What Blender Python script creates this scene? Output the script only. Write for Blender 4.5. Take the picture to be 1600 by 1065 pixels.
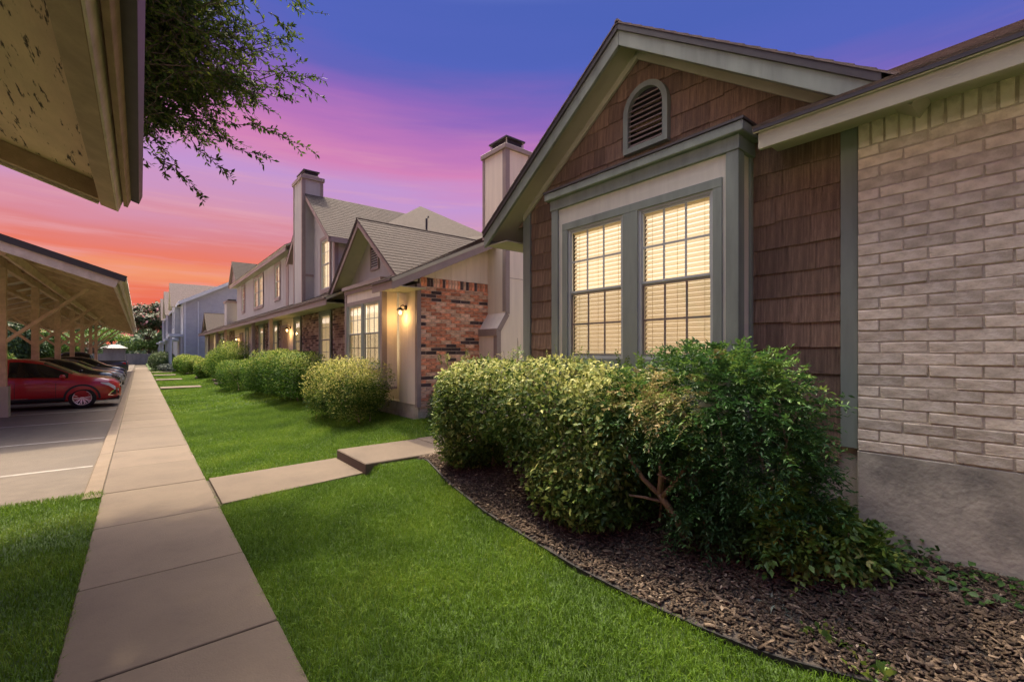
import bpy, math, random
import numpy as np
from mathutils import Vector, Matrix
R = math.radians
for _o in list(bpy.data.objects): bpy.data.objects.remove(_o, do_unlink=True)
scene = bpy.context.scene
col = scene.collection
random.seed(7)
rng = np.random.default_rng(11)

# ------------------------------------------------------------------ camera
cam_d = bpy.data.cameras.new('camera')
cam_d.sensor_width = 36.0; cam_d.lens = 16.0
cam_d.shift_y = 15.5/1600
cam_d.clip_start = 0.05; cam_d.clip_end = 3000
cam = bpy.data.objects.new('camera', cam_d); col.objects.link(cam)
cam.location = (0, 0, 1.76); cam.rotation_euler = (R(90), 0, -R(39.254))
scene.camera = cam

# ------------------------------------------------------------------ sky, sun, exposure
SUN = Vector((0.03, 0.50, 0.86)).normalized()          # direction towards the sun
world = bpy.data.worlds.new('World'); scene.world = world; world.use_nodes = True
wt = world.node_tree; wt.nodes.clear()
def wn(t, **k):
    n = wt.nodes.new(t)
    for a, b in k.items(): setattr(n, a, b)
    return n
wo = wn('ShaderNodeOutputWorld')
geo = wn('ShaderNodeTexCoord')
mp = wn('ShaderNodeMapping'); mp.inputs['Scale'].default_value = (1.1, 1.1, 11.0); mp.inputs['Rotation'].default_value = (R(6), R(-5), 0)
nz = wn('ShaderNodeTexNoise'); nz.inputs['Scale'].default_value = 1.4; nz.inputs['Detail'].default_value = 5; nz.inputs['Roughness'].default_value = .55
sep = wn('ShaderNodeSeparateXYZ')
wob = wn('ShaderNodeMath', operation='MULTIPLY_ADD'); wob.inputs[1].default_value = .13; wob.inputs[2].default_value = -.065
add = wn('ShaderNodeMath', operation='ADD')
ramp = wn('ShaderNodeValToRGB')
cr = ramp.color_ramp
SKY = [(0.0,(.75,.17,.09)),(.085,(.84,.16,.095)),(.118,(.90,.32,.165)),(.15,(.83,.205,.14)),(.20,(.73,.23,.24)),(.254,(.67,.31,.46)),(.318,(.55,.31,.64)),
       (.381,(.66,.23,.48)),(.43,(.49,.18,.50)),(.479,(.28,.14,.51)),(.53,(.13,.13,.50)),(.565,(.09,.13,.51)),(.64,(.075,.125,.48)),(1.0,(.10,.15,.46))]
cr.elements[0].position = 0; cr.elements[0].color = SKY[0][1]+(1,)
cr.elements[1].position = 1; cr.elements[1].color = SKY[-1][1]+(1,)
for p_, c_ in SKY[1:-1]:
    e_ = cr.elements.new(p_); e_.color = c_+(1,)
bg = wn('ShaderNodeBackground'); bg.inputs['Strength'].default_value = .195
nish = wn('ShaderNodeTexSky', sky_type='NISHITA'); nish.sun_disc = False
nish.sun_elevation = math.asin(SUN.z); nish.sun_rotation = math.atan2(SUN.x, SUN.y)
nish.dust_density = 6.0; nish.air_density = 1.0; nish.ozone_density = 1.0
bg2 = wn('ShaderNodeBackground'); bg2.inputs['Strength'].default_value = 0.15
asum = wn('ShaderNodeMixShader')                        # sunset bands low down; unseen daylight sky overhead added to light the ground
smo = wn('ShaderNodeMapRange', interpolation_type='SMOOTHSTEP'); smo.inputs['From Min'].default_value = .60; smo.inputs['From Max'].default_value = .92
L_ = wt.links.new
L_(geo.outputs['Generated'], mp.inputs['Vector']); L_(mp.outputs[0], nz.inputs['Vector'])
L_(geo.outputs['Generated'], sep.inputs[0]); L_(nz.outputs['Fac'], wob.inputs[0])
# the glow belongs to the sunset side of the sky: away from it the same bands sit lower
dt = wn('ShaderNodeVectorMath', operation='DOT_PRODUCT'); dt.inputs[1].default_value = (math.sin(R(-12)), math.cos(R(-12)), 0)
L_(geo.outputs['Generated'], dt.inputs[0])
az = wn('ShaderNodeMath', operation='MULTIPLY_ADD'); az.inputs[1].default_value = -.105; az.inputs[2].default_value = .09
L_(dt.outputs['Value'], az.inputs[0]); ad2 = wn('ShaderNodeMath', operation='ADD'); L_(wob.outputs[0], ad2.inputs[0]); L_(az.outputs[0], ad2.inputs[1])
L_(ad2.outputs[0], add.inputs[0]); L_(sep.outputs['Z'], add.inputs[1]); L_(add.outputs[0], ramp.inputs['Fac'])
# thin cloud streaks lit by the low glow
mp2 = wn('ShaderNodeMapping'); mp2.inputs['Scale'].default_value = (1.6, 1.6, 26.0); mp2.inputs['Rotation'].default_value = (R(4), R(-7), 0); mp2.inputs['Location'].default_value = (3.1, 1.7, .4)
nz2 = wn('ShaderNodeTexNoise'); nz2.inputs['Scale'].default_value = 1.6; nz2.inputs['Detail'].default_value = 8; nz2.inputs['Roughness'].default_value = .62
st = wn('ShaderNodeMapRange', interpolation_type='SMOOTHSTEP'); st.inputs['From Min'].default_value = .47; st.inputs['From Max'].default_value = .70; st.inputs['To Max'].default_value = .5
lo = wn('ShaderNodeMapRange', interpolation_type='SMOOTHSTEP'); lo.inputs['From Min'].default_value = .50; lo.inputs['From Max'].default_value = .22
mu = wn('ShaderNodeMath', operation='MULTIPLY'); cm = wn('ShaderNodeMix', data_type='RGBA'); cm.inputs['B'].default_value = (.80,.40,.46,1)
L_(geo.outputs['Generated'], mp2.inputs['Vector']); L_(mp2.outputs[0], nz2.inputs['Vector']); L_(nz2.outputs['Fac'], st.inputs['Value']); L_(sep.outputs['Z'], lo.inputs['Value'])
L_(st.outputs[0], mu.inputs[0]); L_(lo.outputs[0], mu.inputs[1]); L_(mu.outputs[0], cm.inputs['Factor']); L_(ramp.outputs['Color'], cm.inputs['A'])
L_(cm.outputs['Result'], bg.inputs['Color']); L_(nish.outputs['Color'], bg2.inputs['Color'])
L_(sep.outputs['Z'], smo.inputs['Value']); L_(smo.outputs[0], asum.inputs[0]); L_(bg.outputs[0], asum.inputs[1]); L_(bg2.outputs[0], asum.inputs[2]); L_(asum.outputs[0], wo.inputs['Surface'])

sun_d = bpy.data.lights.new('sun', 'SUN'); sun_d.energy = 1.08; sun_d.angle = R(1.2); sun_d.color = (1.0, .84, .60)
sun = bpy.data.objects.new('sun', sun_d); col.objects.link(sun); sun.location = (0, 0, 30)
sun.rotation_euler = (-SUN).to_track_quat('-Z', 'Y').to_euler()
scene.view_settings.view_transform = 'Standard'; scene.view_settings.look = 'None'
scene.view_settings.gamma = 1; scene.view_settings.exposure = 2.35

# ------------------------------------------------------------------ materials
def mat(name, base, rough=.75, var=.18, scale=6, bump=0, bscale=40, stretch=(1,1,1), rand=0.0, dirt=None, dscale=1.2, damt=.5, metal=0, spec=.4, coat=0, band=None):
    """principled material; noise varies the colour, Object Info random varies whole pieces"""
    m = bpy.data.materials.new(name); m.use_nodes = True
    t = m.node_tree; n = t.nodes; l = t.links.new
    b = n['Principled BSDF']; b.inputs['Roughness'].default_value = rough; b.inputs['Metallic'].default_value = metal
    b.inputs['Specular IOR Level'].default_value = spec; b.inputs['Coat Weight'].default_value = coat
    tc = n.new('ShaderNodeTexCoord'); mpn = n.new('ShaderNodeMapping'); mpn.inputs['Scale'].default_value = stretch
    l(tc.outputs['Object'], mpn.inputs['Vector'])
    no = n.new('ShaderNodeTexNoise'); no.inputs['Scale'].default_value = scale; no.inputs['Detail'].default_value = 6; no.inputs['Roughness'].default_value = .62
    l(mpn.outputs[0], no.inputs['Vector'])
    cr = n.new('ShaderNodeValToRGB'); e = cr.color_ramp.elements
    e[0].position = .28; e[1].position = .72
    e[0].color = tuple(c*(1-var) for c in base)+(1,); e[1].color = tuple(min(1, c*(1+var)) for c in base)+(1,)
    l(no.outputs['Fac'], cr.inputs['Fac']); out = cr.outputs['Color']
    if rand:
        oi = n.new('ShaderNodeObjectInfo'); mr = n.new('ShaderNodeMapRange')
        mr.inputs['To Min'].default_value = 1-rand; mr.inputs['To Max'].default_value = 1+rand
        l(oi.outputs['Random'], mr.inputs['Value'])
        hs = n.new('ShaderNodeHueSaturation'); l(mr.outputs[0], hs.inputs['Value']); l(out, hs.inputs['Color']); out = hs.outputs['Color']
    if dirt:
        n2 = n.new('ShaderNodeTexNoise'); n2.inputs['Scale'].default_value = dscale; n2.inputs['Detail'].default_value = 8; n2.inputs['Roughness'].default_value = .68
        l(mpn.outputs[0], n2.inputs['Vector'])
        r2 = n.new('ShaderNodeMapRange'); r2.inputs['From Min'].default_value = .48; r2.inputs['From Max'].default_value = .72; r2.inputs['To Max'].default_value = damt
        l(n2.outputs['Fac'], r2.inputs['Value'])
        mx = n.new('ShaderNodeMix'); mx.data_type = 'RGBA'; mx.inputs['B'].default_value = tuple(dirt)+(1,)
        l(r2.outputs[0], mx.inputs['Factor']); l(out, mx.inputs['A']); out = mx.outputs['Result']
    l(out, b.inputs['Base Color'])
    if bump:
        n3 = n.new('ShaderNodeTexNoise'); n3.inputs['Scale'].default_value = bscale; n3.inputs['Detail'].default_value = 5
        l(mpn.outputs[0], n3.inputs['Vector'])
        bp = n.new('ShaderNodeBump'); bp.inputs['Strength'].default_value = bump; bp.inputs['Distance'].default_value = .01
        l(n3.outputs['Fac'], bp.inputs['Height']); l(bp.outputs[0], b.inputs['Normal'])
    return m

def leafmat(name, stops, rough=.45, trans=.3, spec=.35):
    """colour from the per-leaf 'tint' attribute; part of the light passes through the leaf"""
    m = bpy.data.materials.new(name); m.use_nodes = True
    t = m.node_tree; n = t.nodes; l = t.links.new
    b = n['Principled BSDF']; b.inputs['Roughness'].default_value = rough; b.inputs['Specular IOR Level'].default_value = spec
    a = n.new('ShaderNodeAttribute'); a.attribute_name = 'tint'
    cr = n.new('ShaderNodeValToRGB'); e = cr.color_ramp.elements
    e[0].position = 0; e[0].color = stops[0]+(1,); e[1].position = 1; e[1].color = stops[-1]+(1,)
    for i, s in enumerate(stops[1:-1]):
        x = e.new((i+1)/(len(stops)-1)); x.color = s+(1,)
    l(a.outputs['Fac'], cr.inputs['Fac']); l(cr.outputs[0], b.inputs['Base Color'])
    tr = n.new('ShaderNodeBsdfTranslucent'); l(cr.outputs[0], tr.inputs['Color'])
    mx = n.new('ShaderNodeMixShader'); mx.inputs[0].default_value = trans
    l(b.outputs[0], mx.inputs[1]); l(tr.outputs[0], mx.inputs[2]); l(mx.outputs[0], n['Material Output'].inputs[0])
    return m

def emit(name, c, s):
    m = bpy.data.materials.new(name); m.use_nodes = True
    t = m.node_tree; t.nodes.clear(); o = t.nodes.new('ShaderNodeOutputMaterial'); e = t.nodes.new('ShaderNodeEmission')
    tc = t.nodes.new('ShaderNodeTexCoord'); no = t.nodes.new('ShaderNodeTexNoise'); no.inputs['Scale'].default_value = 1.3
    mr = t.nodes.new('ShaderNodeMapRange'); mr.inputs['To Min'].default_value = s*.75; mr.inputs['To Max'].default_value = s*1.25
    t.links.new(tc.outputs['Object'], no.inputs['Vector']); t.links.new(no.outputs['Fac'], mr.inputs['Value']); t.links.new(mr.outputs[0], e.inputs['Strength'])
    e.inputs['Color'].default_value = c+(1,); t.links.new(e.outputs[0], o.inputs[0]); return m

def thin_glass(name, tint=(.95,.95,.95), refl=.08):
    m = bpy.data.materials.new(name); m.use_nodes = True
    t = m.node_tree; t.nodes.clear(); l = t.links.new
    o = t.nodes.new('ShaderNodeOutputMaterial'); tr = t.nodes.new('ShaderNodeBsdfTransparent'); tr.inputs[0].default_value = tint+(1,)
    g = t.nodes.new('ShaderNodeBsdfGlossy'); g.inputs['Roughness'].default_value = .03
    fr = t.nodes.new('ShaderNodeFresnel'); fr.inputs[0].default_value = 1.45
    mx = t.nodes.new('ShaderNodeMixShader'); ge = t.nodes.new('ShaderNodeNewGeometry'); sb = t.nodes.new('ShaderNodeMath'); sb.operation = 'SUBTRACT'; sb.use_clamp = True; l(fr.outputs[0], sb.inputs[0]); l(ge.outputs['Backfacing'], sb.inputs[1]); l(sb.outputs[0], mx.inputs[0]); l(tr.outputs[0], mx.inputs[1]); l(g.outputs[0], mx.inputs[2]); l(mx.outputs[0], o.inputs[0]); return m

def slatmat(name, base):
    m = bpy.data.materials.new(name); m.use_nodes = True
    t = m.node_tree; n = t.nodes; b = n['Principled BSDF']; b.inputs['Base Color'].default_value = base+(1,); b.inputs['Roughness'].default_value = .5
    tr = n.new('ShaderNodeBsdfTranslucent'); tr.inputs[0].default_value = base+(1,)
    mx = n.new('ShaderNodeMixShader'); mx.inputs[0].default_value = .72
    t.links.new(b.outputs[0], mx.inputs[1]); t.links.new(tr.outputs[0], mx.inputs[2]); t.links.new(mx.outputs[0], n['Material Output'].inputs[0]); return m

M = {}
M['soil'] = mat('soil', (.07,.055,.035), .95, .4, 9, .6, 30)
M['turf'] = mat('turf', (.05,.085,.02), .95, .4, 5, .6, 60)
M['concrete'] = mat('concrete', (.122,.090,.060), .85, .13, 3.5, .25, 90, dirt=(.078,.057,.039), dscale=1.7, damt=.85, rand=.10)
M['kerb'] = mat('kerb', (.15,.11,.071), .88, .15, 5, .3, 80, dirt=(.15,.115,.085), dscale=2, damt=.5)
M['asphalt'] = mat('asphalt', (.100,.078,.056), .85, .16, 4, .4, 150, dirt=(.062,.052,.041), dscale=.5, damt=.7)
M['paint'] = mat('road_paint', (.24,.215,.18), .8, .15, 8, dirt=(.13,.11,.085), dscale=6, damt=.8)
M['mulchbed'] = mat('mulch_bed', (.045,.036,.029), .95, .5, 26, .9, 60)
M['edging'] = mat('edging', (.012,.012,.012), .6, .2, 5)
M['found'] = mat('foundation', (.42,.385,.29), .9, .25, 3.2, .5, 30, dirt=(.13,.125,.105), dscale=2.3, damt=.9)
M['mortar'] = mat('mortar', (.48,.415,.31), .95, .15, 20, .5, 120)
M['mortar_red'] = mat('tan_mortar', (.55,.45,.34), .95, .15, 20, .5, 120)
M['brick_tan'] = mat('tan_brick', (.66,.575,.42), .9, .26, 14, .45, 55, rand=.2, dirt=(.68,.64,.54), dscale=7, damt=.7)
M['sage'] = mat('sage_trim', (.215,.25,.20), .55, .14, 7, .15, 60, stretch=(1,1,.15), dirt=(.11,.12,.10), dscale=4, damt=.6)
M['cream'] = mat('cream_panel', (.62,.60,.47), .7, .07, 6, .12, 60, stretch=(3,3,.25))
M['soffit'] = mat('soffit_paint', (.42,.40,.28), .75, .1, 2.5, .1, 40)
M['shake'] = mat('cedar_shake', (.25,.162,.102), .85, .36, 11, .85, 70, stretch=(1,7,.55), rand=.25, dirt=(.055,.035,.028), dscale=2.3, damt=.7)
M['dark'] = mat('dark_metal', (.022,.02,.02), .5, .2, 8)
M['drip'] = mat('drip_edge', (.05,.045,.043), .45, .2, 8)
M['roof_near'] = mat('asphalt_shingle', (.15,.115,.098), .92, .3, 12, .7, 120)
M['roof'] = mat('asphalt_shingle_row', (.058,.041,.030), .92, .22, 9, .7, 120, dirt=(.045,.033,.025), dscale=1.2, damt=.5)
M['taupe'] = mat('taupe_trim', (.275,.215,.18), .6, .1, 6, .15, 50)
M['greyboard'] = mat('grey_siding', (.40,.385,.34), .75, .1, 4, .2, 50, stretch=(1,1,.2))
M['creamside'] = mat('cream_siding', (.72,.62,.47), .75, .08, 4, .2, 50, stretch=(2,2,.2))
M['brick_red'] = mat('red_brick', (.56,.23,.12), .9, .5, 9, .7, 55, rand=.3)
M['brick_pale'] = mat('pale_red_brick', (.64,.40,.25), .9, .42, 9, .7, 55, rand=.25)
M['brick_char'] = mat('charcoal_brick', (.075,.05,.045), .9, .3, 16, .7, 55, rand=.3)
M['blue'] = mat('blue_grey_siding', (.31,.345,.365), .75, .08, 3, .15, 30)
M['bluetrim'] = mat('blue_grey_trim', (.46,.52,.55), .6, .06, 3)
M['room'] = emit('lit_room', (1.0,.79,.54), .42)
M['roomdim'] = emit('lit_room_behind_curtain', (1.0,.78,.50), .27)
M['bulb'] = emit('lamp_bulb', (1.0,.62,.22), 3.0)
M['glass'] = thin_glass('window_glass')
M['slat'] = slatmat('blind_slat', (.80,.73,.58))
M['sash'] = mat('grey_sash', (.42,.45,.41), .5, .06, 5)
M['wood'] = mat('weathered_timber', (.56,.42,.26), .8, .22, 5, .4, 40, stretch=(1,.35,1), dirt=(.25,.165,.095), dscale=1.8, damt=.5)
M['woodw'] = mat('painted_timber', (.62,.52,.41), .7, .14, 6, .25, 40, dirt=(.33,.235,.15), dscale=2.2, damt=.6)
M['woodb'] = mat('brown_painted_timber', (.40,.28,.185), .75, .2, 5, .3, 40, dirt=(.26,.175,.11), dscale=3, damt=.5)
M['deck'] = mat('metal_deck', (.76,.68,.60), .55, .08, 3)
M['bark'] = mat('bark', (.115,.085,.06), .95, .35, 12, .9, 30, stretch=(1,1,.3))
M['twig'] = mat('pale_bark', (.27,.195,.13), .9, .3, 20, .6, 40, stretch=(1,1,.3))
M['rubber'] = mat('tyre_rubber', (.014,.014,.014), .85, .2, 20)
M['alloy'] = mat('alloy', (.62,.60,.58), .3, .05, 5, metal=.9)
M['chrome'] = mat('chrome', (.78,.78,.80), .18, .03, 5, metal=1)
M['clad'] = mat('black_cladding', (.02,.02,.022), .6, .1, 5)
M['carglass'] = mat('tinted_car_glass', (.008,.009,.010), .05, .05, 5, spec=.6)
M['lens'] = mat('headlamp_lens', (.52,.54,.58), .12, .1, 9, spec=.7)
M['tail'] = mat('tail_lamp', (.42,.02,.015), .2, .1, 5)
M['fence'] = mat('grey_fence', (.22,.215,.20), .9, .2, 3, .3, 20, stretch=(1,1,.3), rand=.12)
M['screen'] = thin_glass('insect_screen',(.62,.60,.58)); M['white'] = mat('white_paint', (.10,.105,.11), .6, .05, 4)

# leaves
M['grass'] = leafmat('grass_blades', [(.050,.100,.007),(.090,.172,.012),(.138,.236,.018),(.225,.29,.035)], .55, .35, .2)
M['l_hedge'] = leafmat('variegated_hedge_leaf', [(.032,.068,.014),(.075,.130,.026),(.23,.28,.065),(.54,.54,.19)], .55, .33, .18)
M['l_nandina'] = leafmat('nandina_leaf', [(.026,.070,.020),(.055,.135,.034),(.17,.28,.05),(.46,.36,.17)], .48, .32, .3)
M['l_broad'] = leafmat('broad_leaf', [(.030,.075,.016),(.065,.14,.025),(.16,.24,.04),(.34,.34,.08)], .45, .35)
M['l_box'] = leafmat('boxwood_leaf', [(.022,.060,.009),(.055,.125,.016),(.15,.24,.034),(.40,.42,.10)], .62, .35, .12)
M['l_gold'] = leafmat('golden_leaf', [(.030,.070,.012),(.08,.14,.022),(.34,.36,.08),(.66,.60,.20)], .6, .35, .12)
M['l_oak'] = leafmat('oak_leaf', [(.020,.042,.012),(.045,.085,.016),(.11,.155,.022),(.24,.26,.05)], .6, .35, .15)
M['l_tree'] = leafmat('tree_leaf', [(.025,.055,.02),(.045,.09,.028),(.08,.135,.04),(.14,.18,.055)], .55, .25)
M['l_bright'] = leafmat('bright_tree_leaf', [(.05,.11,.016),(.10,.19,.03),(.18,.28,.05),(.3,.37,.09)], .55, .35)
M['l_myrtle'] = leafmat('myrtle_leaf_and_blossom', [(.03,.06,.022),(.05,.085,.032),(.10,.11,.05),(.55,.26,.24)], .55, .25)
M['l_grey'] = leafmat('silver_leaf', [(.05,.07,.055),(.09,.115,.09),(.15,.18,.14),(.24,.27,.21)], .6, .15)
M['brickmix'] = leafmat('mixed_brick', [(.07,.05,.045),(.22,.135,.09),(.32,.225,.155),(.46,.35,.25)], .9, 0.0, .2)
M['brick_tan_far'] = leafmat('tan_brick_far', [(.33,.27,.21),(.42,.35,.28),(.50,.43,.36)], .9, 0.0, .2)
M['chip'] = leafmat('bark_chips', [(.035,.025,.018),(.080,.057,.040),(.15,.11,.078),(.30,.235,.17)], .9, 0.0, .15)

# ------------------------------------------------------------------ mesh helpers
ORG = {}
def tag(o, label=None, cat=None, group=None, kind=None):
    if label: o['label'] = label
    if cat: o['category'] = cat
    if group: o['group'] = group
    if kind: o['kind'] = kind
    return o
def empty(name, loc, label, cat, group=None):
    o = bpy.data.objects.new(name, None); col.objects.link(o); o.empty_display_size = .2
    o.location = loc; ORG[o] = Vector(loc); return tag(o, label, cat, group)
def link(name, me, loc, parent):
    o = bpy.data.objects.new(name, me); col.objects.link(o)
    if parent is not None:
        o.parent = parent; o.location = Vector(loc)-ORG[parent]
    else: o.location = loc
    ORG[o] = Vector(loc); return o
class MB:
    def __init__(s): s.v = []; s.f = []
    def add(s, vs, fs):
        b = len(s.v); s.v += [tuple(v) for v in vs]; s.f += [tuple(i+b for i in f) for f in fs]; return s
    def hexa(s, p):   # p: 4 bottom ccw, 4 top
        return s.add(p, [(3,2,1,0),(4,5,6,7),(0,1,5,4),(1,2,6,5),(2,3,7,6),(3,0,4,7)])
    def box(s, x0, x1, y0, y1, z0, z1):
        return s.hexa([(x0,y0,z0),(x1,y0,z0),(x1,y1,z0),(x0,y1,z0),(x0,y0,z1),(x1,y0,z1),(x1,y1,z1),(x0,y1,z1)])
    def prism(s, poly, a, b, f):      # poly of 2-D points, f(p, t) -> 3-D
        n = len(poly); vs = [f(p, a) for p in poly]+[f(p, b) for p in poly]
        return s.add(vs, [tuple(range(n))[::-1], tuple(range(n, 2*n))]+[(i, (i+1)%n, n+(i+1)%n, n+i) for i in range(n)])
    def bar(s, p, q, w, h, up=(0,0,1)):
        p = Vector(p); q = Vector(q); d = (q-p).normalized(); u = Vector(up); r = d.cross(u).normalized(); u = r.cross(d).normalized()
        c = [(-w/2,-h/2),(w/2,-h/2),(w/2,h/2),(-w/2,h/2)]
        vs = [p+r*a+u*b for a, b in c]+[q+r*a+u*b for a, b in c]
        return s.add(vs, [(0,1,2,3),(7,6,5,4),(4,5,1,0),(5,6,2,1),(6,7,3,2),(7,4,0,3)])
    def tube(s, path, rad, n=6, cap=True):
        path = [Vector(p) for p in path]; rings = []
        for i, p in enumerate(path):
            d = (path[min(i+1, len(path)-1)]-path[max(i-1, 0)]).normalized()
            a = d.orthogonal().normalized() if abs(d.z) < .95 else Vector((1,0,0)).cross(d).normalized()
            b = d.cross(a); r = rad[i] if hasattr(rad, '__len__') else rad
            rings.append([p+(a*math.cos(2*math.pi*k/n)+b*math.sin(2*math.pi*k/n))*r for k in range(n)])
        vs = [v for g in rings for v in g]; fs = []
        for i in range(len(path)-1):
            for k in range(n): fs.append((i*n+k, i*n+(k+1)%n, (i+1)*n+(k+1)%n, (i+1)*n+k))
        if cap: fs += [tuple(range(n))[::-1], tuple(range((len(path)-1)*n, len(path)*n))]
        return s.add(vs, fs)
    def lathe(s, prof, c, axis='z', n=20):   # prof [(r, h)]
        vs = []; fs = []
        for r, h in prof:
            for k in range(n):
                a = 2*math.pi*k/n; x, y = r*math.cos(a), r*math.sin(a)
                vs.append({'z': (c[0]+x, c[1]+y, c[2]+h), 'y': (c[0]+x, c[1]+h, c[2]+y), 'x': (c[0]+h, c[1]+x, c[2]+y)}[axis])
        for i in range(len(prof)-1):
            for k in range(n): fs.append((i*n+k, i*n+(k+1)%n, (i+1)*n+(k+1)%n, (i+1)*n+k))
        return s.add(vs, fs)
    def build(s, name, m, parent=None, smooth=False, bevel=0, origin=None):
        v = np.array(s.v, dtype=float)
        if origin is None:
            if parent is not None: origin = ORG[parent]
            else: origin = Vector(((v[:,0].min()+v[:,0].max())/2, (v[:,1].min()+v[:,1].max())/2, v[:,2].min()))
        me = bpy.data.meshes.new(name); me.from_pydata((v-np.array(origin)).tolist(), [], s.f)
        me.materials.append(m if not isinstance(m, str) else M[m])
        if smooth: me.polygons.foreach_set('use_smooth', [True]*len(me.polygons))
        me.update(); o = link(name, me, origin, parent)
        if bevel:
            b = o.modifiers.new('bevel', 'BEVEL'); b.width = bevel; b.segments = 1; b.limit_method = 'ANGLE'
        return o
def box(name, m, parent, x0, x1, y0, y1, z0, z1, bevel=0): return MB().box(x0,x1,y0,y1,z0,z1).build(name, m, parent, bevel=bevel)
def bar(name, m, parent, p, q, w, h, up=(0,0,1), bevel=0): return MB().bar(p,q,w,h,up).build(name, m, parent, bevel=bevel)

def np_mesh(name, V, Fs, m, parent=None, tint=None, origin=(0,0,0), loc=None, smooth=False):
    """V (n,3); Fs (k, 3 or 4) integer faces; fast path for many small faces"""
    me = bpy.data.meshes.new(name); k = Fs.shape[1]; V = V-np.array(origin)
    me.vertices.add(len(V)); me.vertices.foreach_set('co', V.astype(np.float32).ravel())
    me.loops.add(Fs.size); me.loops.foreach_set('vertex_index', Fs.astype(np.int32).ravel())
    me.polygons.add(len(Fs)); me.polygons.foreach_set('loop_start', np.arange(0, Fs.size, k, dtype=np.int32))
    me.materials.append(M[m])
    if tint is not None:
        a = me.attributes.new('tint', 'FLOAT', 'FACE'); a.data.foreach_set('value', tint.astype(np.float32))
    me.update(calc_edges=True); me.validate()
    return link(name, me, Vector(origin), parent)

def unit(a): return a/np.maximum(np.linalg.norm(a, axis=1, keepdims=True), 1e-9)
def leafs(name, P, N, size, m, parent, tint, width=.45, fold=.25, along=None, droop=.0, origin=(0,0,0), spread=.8):
    """one folded four-point leaf at every P, roughly facing N"""
    n = len(P); Z = rng.normal(size=(n,3))
    nn = unit(N+Z*spread*.6)
    a = unit(np.cross(nn, rng.normal(size=(n,3)))) if along is None else unit(along+rng.normal(size=(n,3))*.35)
    nn = unit(nn-a*(nn*a).sum(1, keepdims=True)); b = np.cross(nn, a)
    s = np.asarray(size).reshape(-1,1)*np.ones((n,1)); tip = P+a*s; tip[:,2] -= (droop*s[:,0])
    mid = P+a*s*.48; w = s*width*.5
    V = np.stack([P, mid+b*w+nn*s*fold*.3, tip, mid-b*w+nn*s*fold*.3], 1).reshape(-1,3)
    i = np.arange(n)[:,None]*4
    F = np.stack([np.concatenate([i, i+1, i+2], 1), np.concatenate([i, i+2, i+3], 1)], 1).reshape(-1,3)
    return np_mesh(name, V, F, m, parent, np.repeat(np.clip(tint,0,1), 2), origin)

def clip(poly, a, b, c):      # keep a*x+b*y <= c
    out = []
    for i in range(len(poly)):
        p, q = poly[i], poly[(i+1)%len(poly)]
        dp, dq = a*p[0]+b*p[1]-c, a*q[0]+b*q[1]-c
        if dp <= 0: out.append(p)
        if (dp < 0 < dq) or (dq < 0 < dp):
            t = dp/(dp-dq); out.append((p[0]+(q[0]-p[0])*t, p[1]+(q[1]-p[1])*t))
    return out
# ------------------------------------------------------------------ terrain
def gz(X, Y):
    X = np.asarray(X, float); Y = np.asarray(Y, float)
    z = np.interp(X, [.7,1.5,2.4,2.8,3.2,3.6,4.0,5.0], [-.012,.006,.055,.14,.25,.34,.385,.40])
    z = np.where(Y > 7.6, np.interp(X, [.7,1.5,2.4,3.4,4.5,6], [-.012,0,.035,.16,.30,.32]), z)
    zp = np.minimum(z, np.interp(X,[2.5,2.62],[0,.115]))                       # the ground stays low beside the walk between the houses
    t = np.clip((1.35-np.abs(Y-6.95))/.7, 0, 1); t = t*t*(3-2*t)
    z = z*(1-t)+zp*t
    return np.where((np.abs(Y-6.95) < .62)&(X < 3.6), np.minimum(z, -.01), z)
EY = [-3,-1.2,0,.64,1.03,1.377,1.81,2.39,2.967,3.725,4.758,6.07,6.3]
EX = [3.9,3.35,2.95,2.76,2.64,2.60,2.58,2.59,2.64,2.71,2.887,3.21,3.27]
def edge_x(Y): return np.interp(Y, EY, EX)
def sheet(name, xs, ys, zf, m, kind='structure'):
    X, Y = np.meshgrid(xs, ys); Z = zf(X, Y); nx, ny = len(xs), len(ys)
    V = np.stack([X, Y, Z], -1).reshape(-1,3); i = np.arange(nx*ny).reshape(ny, nx)
    F = np.stack([i[:-1,:-1], i[:-1,1:], i[1:,1:], i[1:,:-1]], -1).reshape(-1,4)
    o = np_mesh(name, V, F, m); o.data.polygons.foreach_set('use_smooth', [True]*len(F)); return tag(o, kind=kind)
o = MB().box(-900,900,-300,1500,-.6,-.16).build('ground', 'soil'); tag(o, kind='structure')
o = MB().box(-40,-.555,7.72,120,-.4,-.12).build('parking_lot', 'asphalt'); tag(o, kind='structure'); LOT = o
for y in (10.09,13.25,16.56,19.42,22.85,25.95,29.05,32.15,35.25,38.35,41.5,44.6,47.8):
    MB().box(-6.2,-.60,y-.05,y+.05,-.12,-.116).build('painted_line', 'paint', LOT)
sheet('lawn', np.linspace(.66,14,60), np.linspace(-4,52,220), lambda X,Y: gz(X,Y)-.025, 'turf')
sheet('side_lawn', np.linspace(-14,-.34,30), np.linspace(-5,7.72,30), lambda X,Y: -.03+0*X+.02*np.sin(X*2)*np.sin(Y*1.7), 'turf')
sheet('far_lawn', np.linspace(.6,30,20), np.linspace(51.9,90,20), lambda X,Y: .0*X+.02, 'turf')
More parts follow.
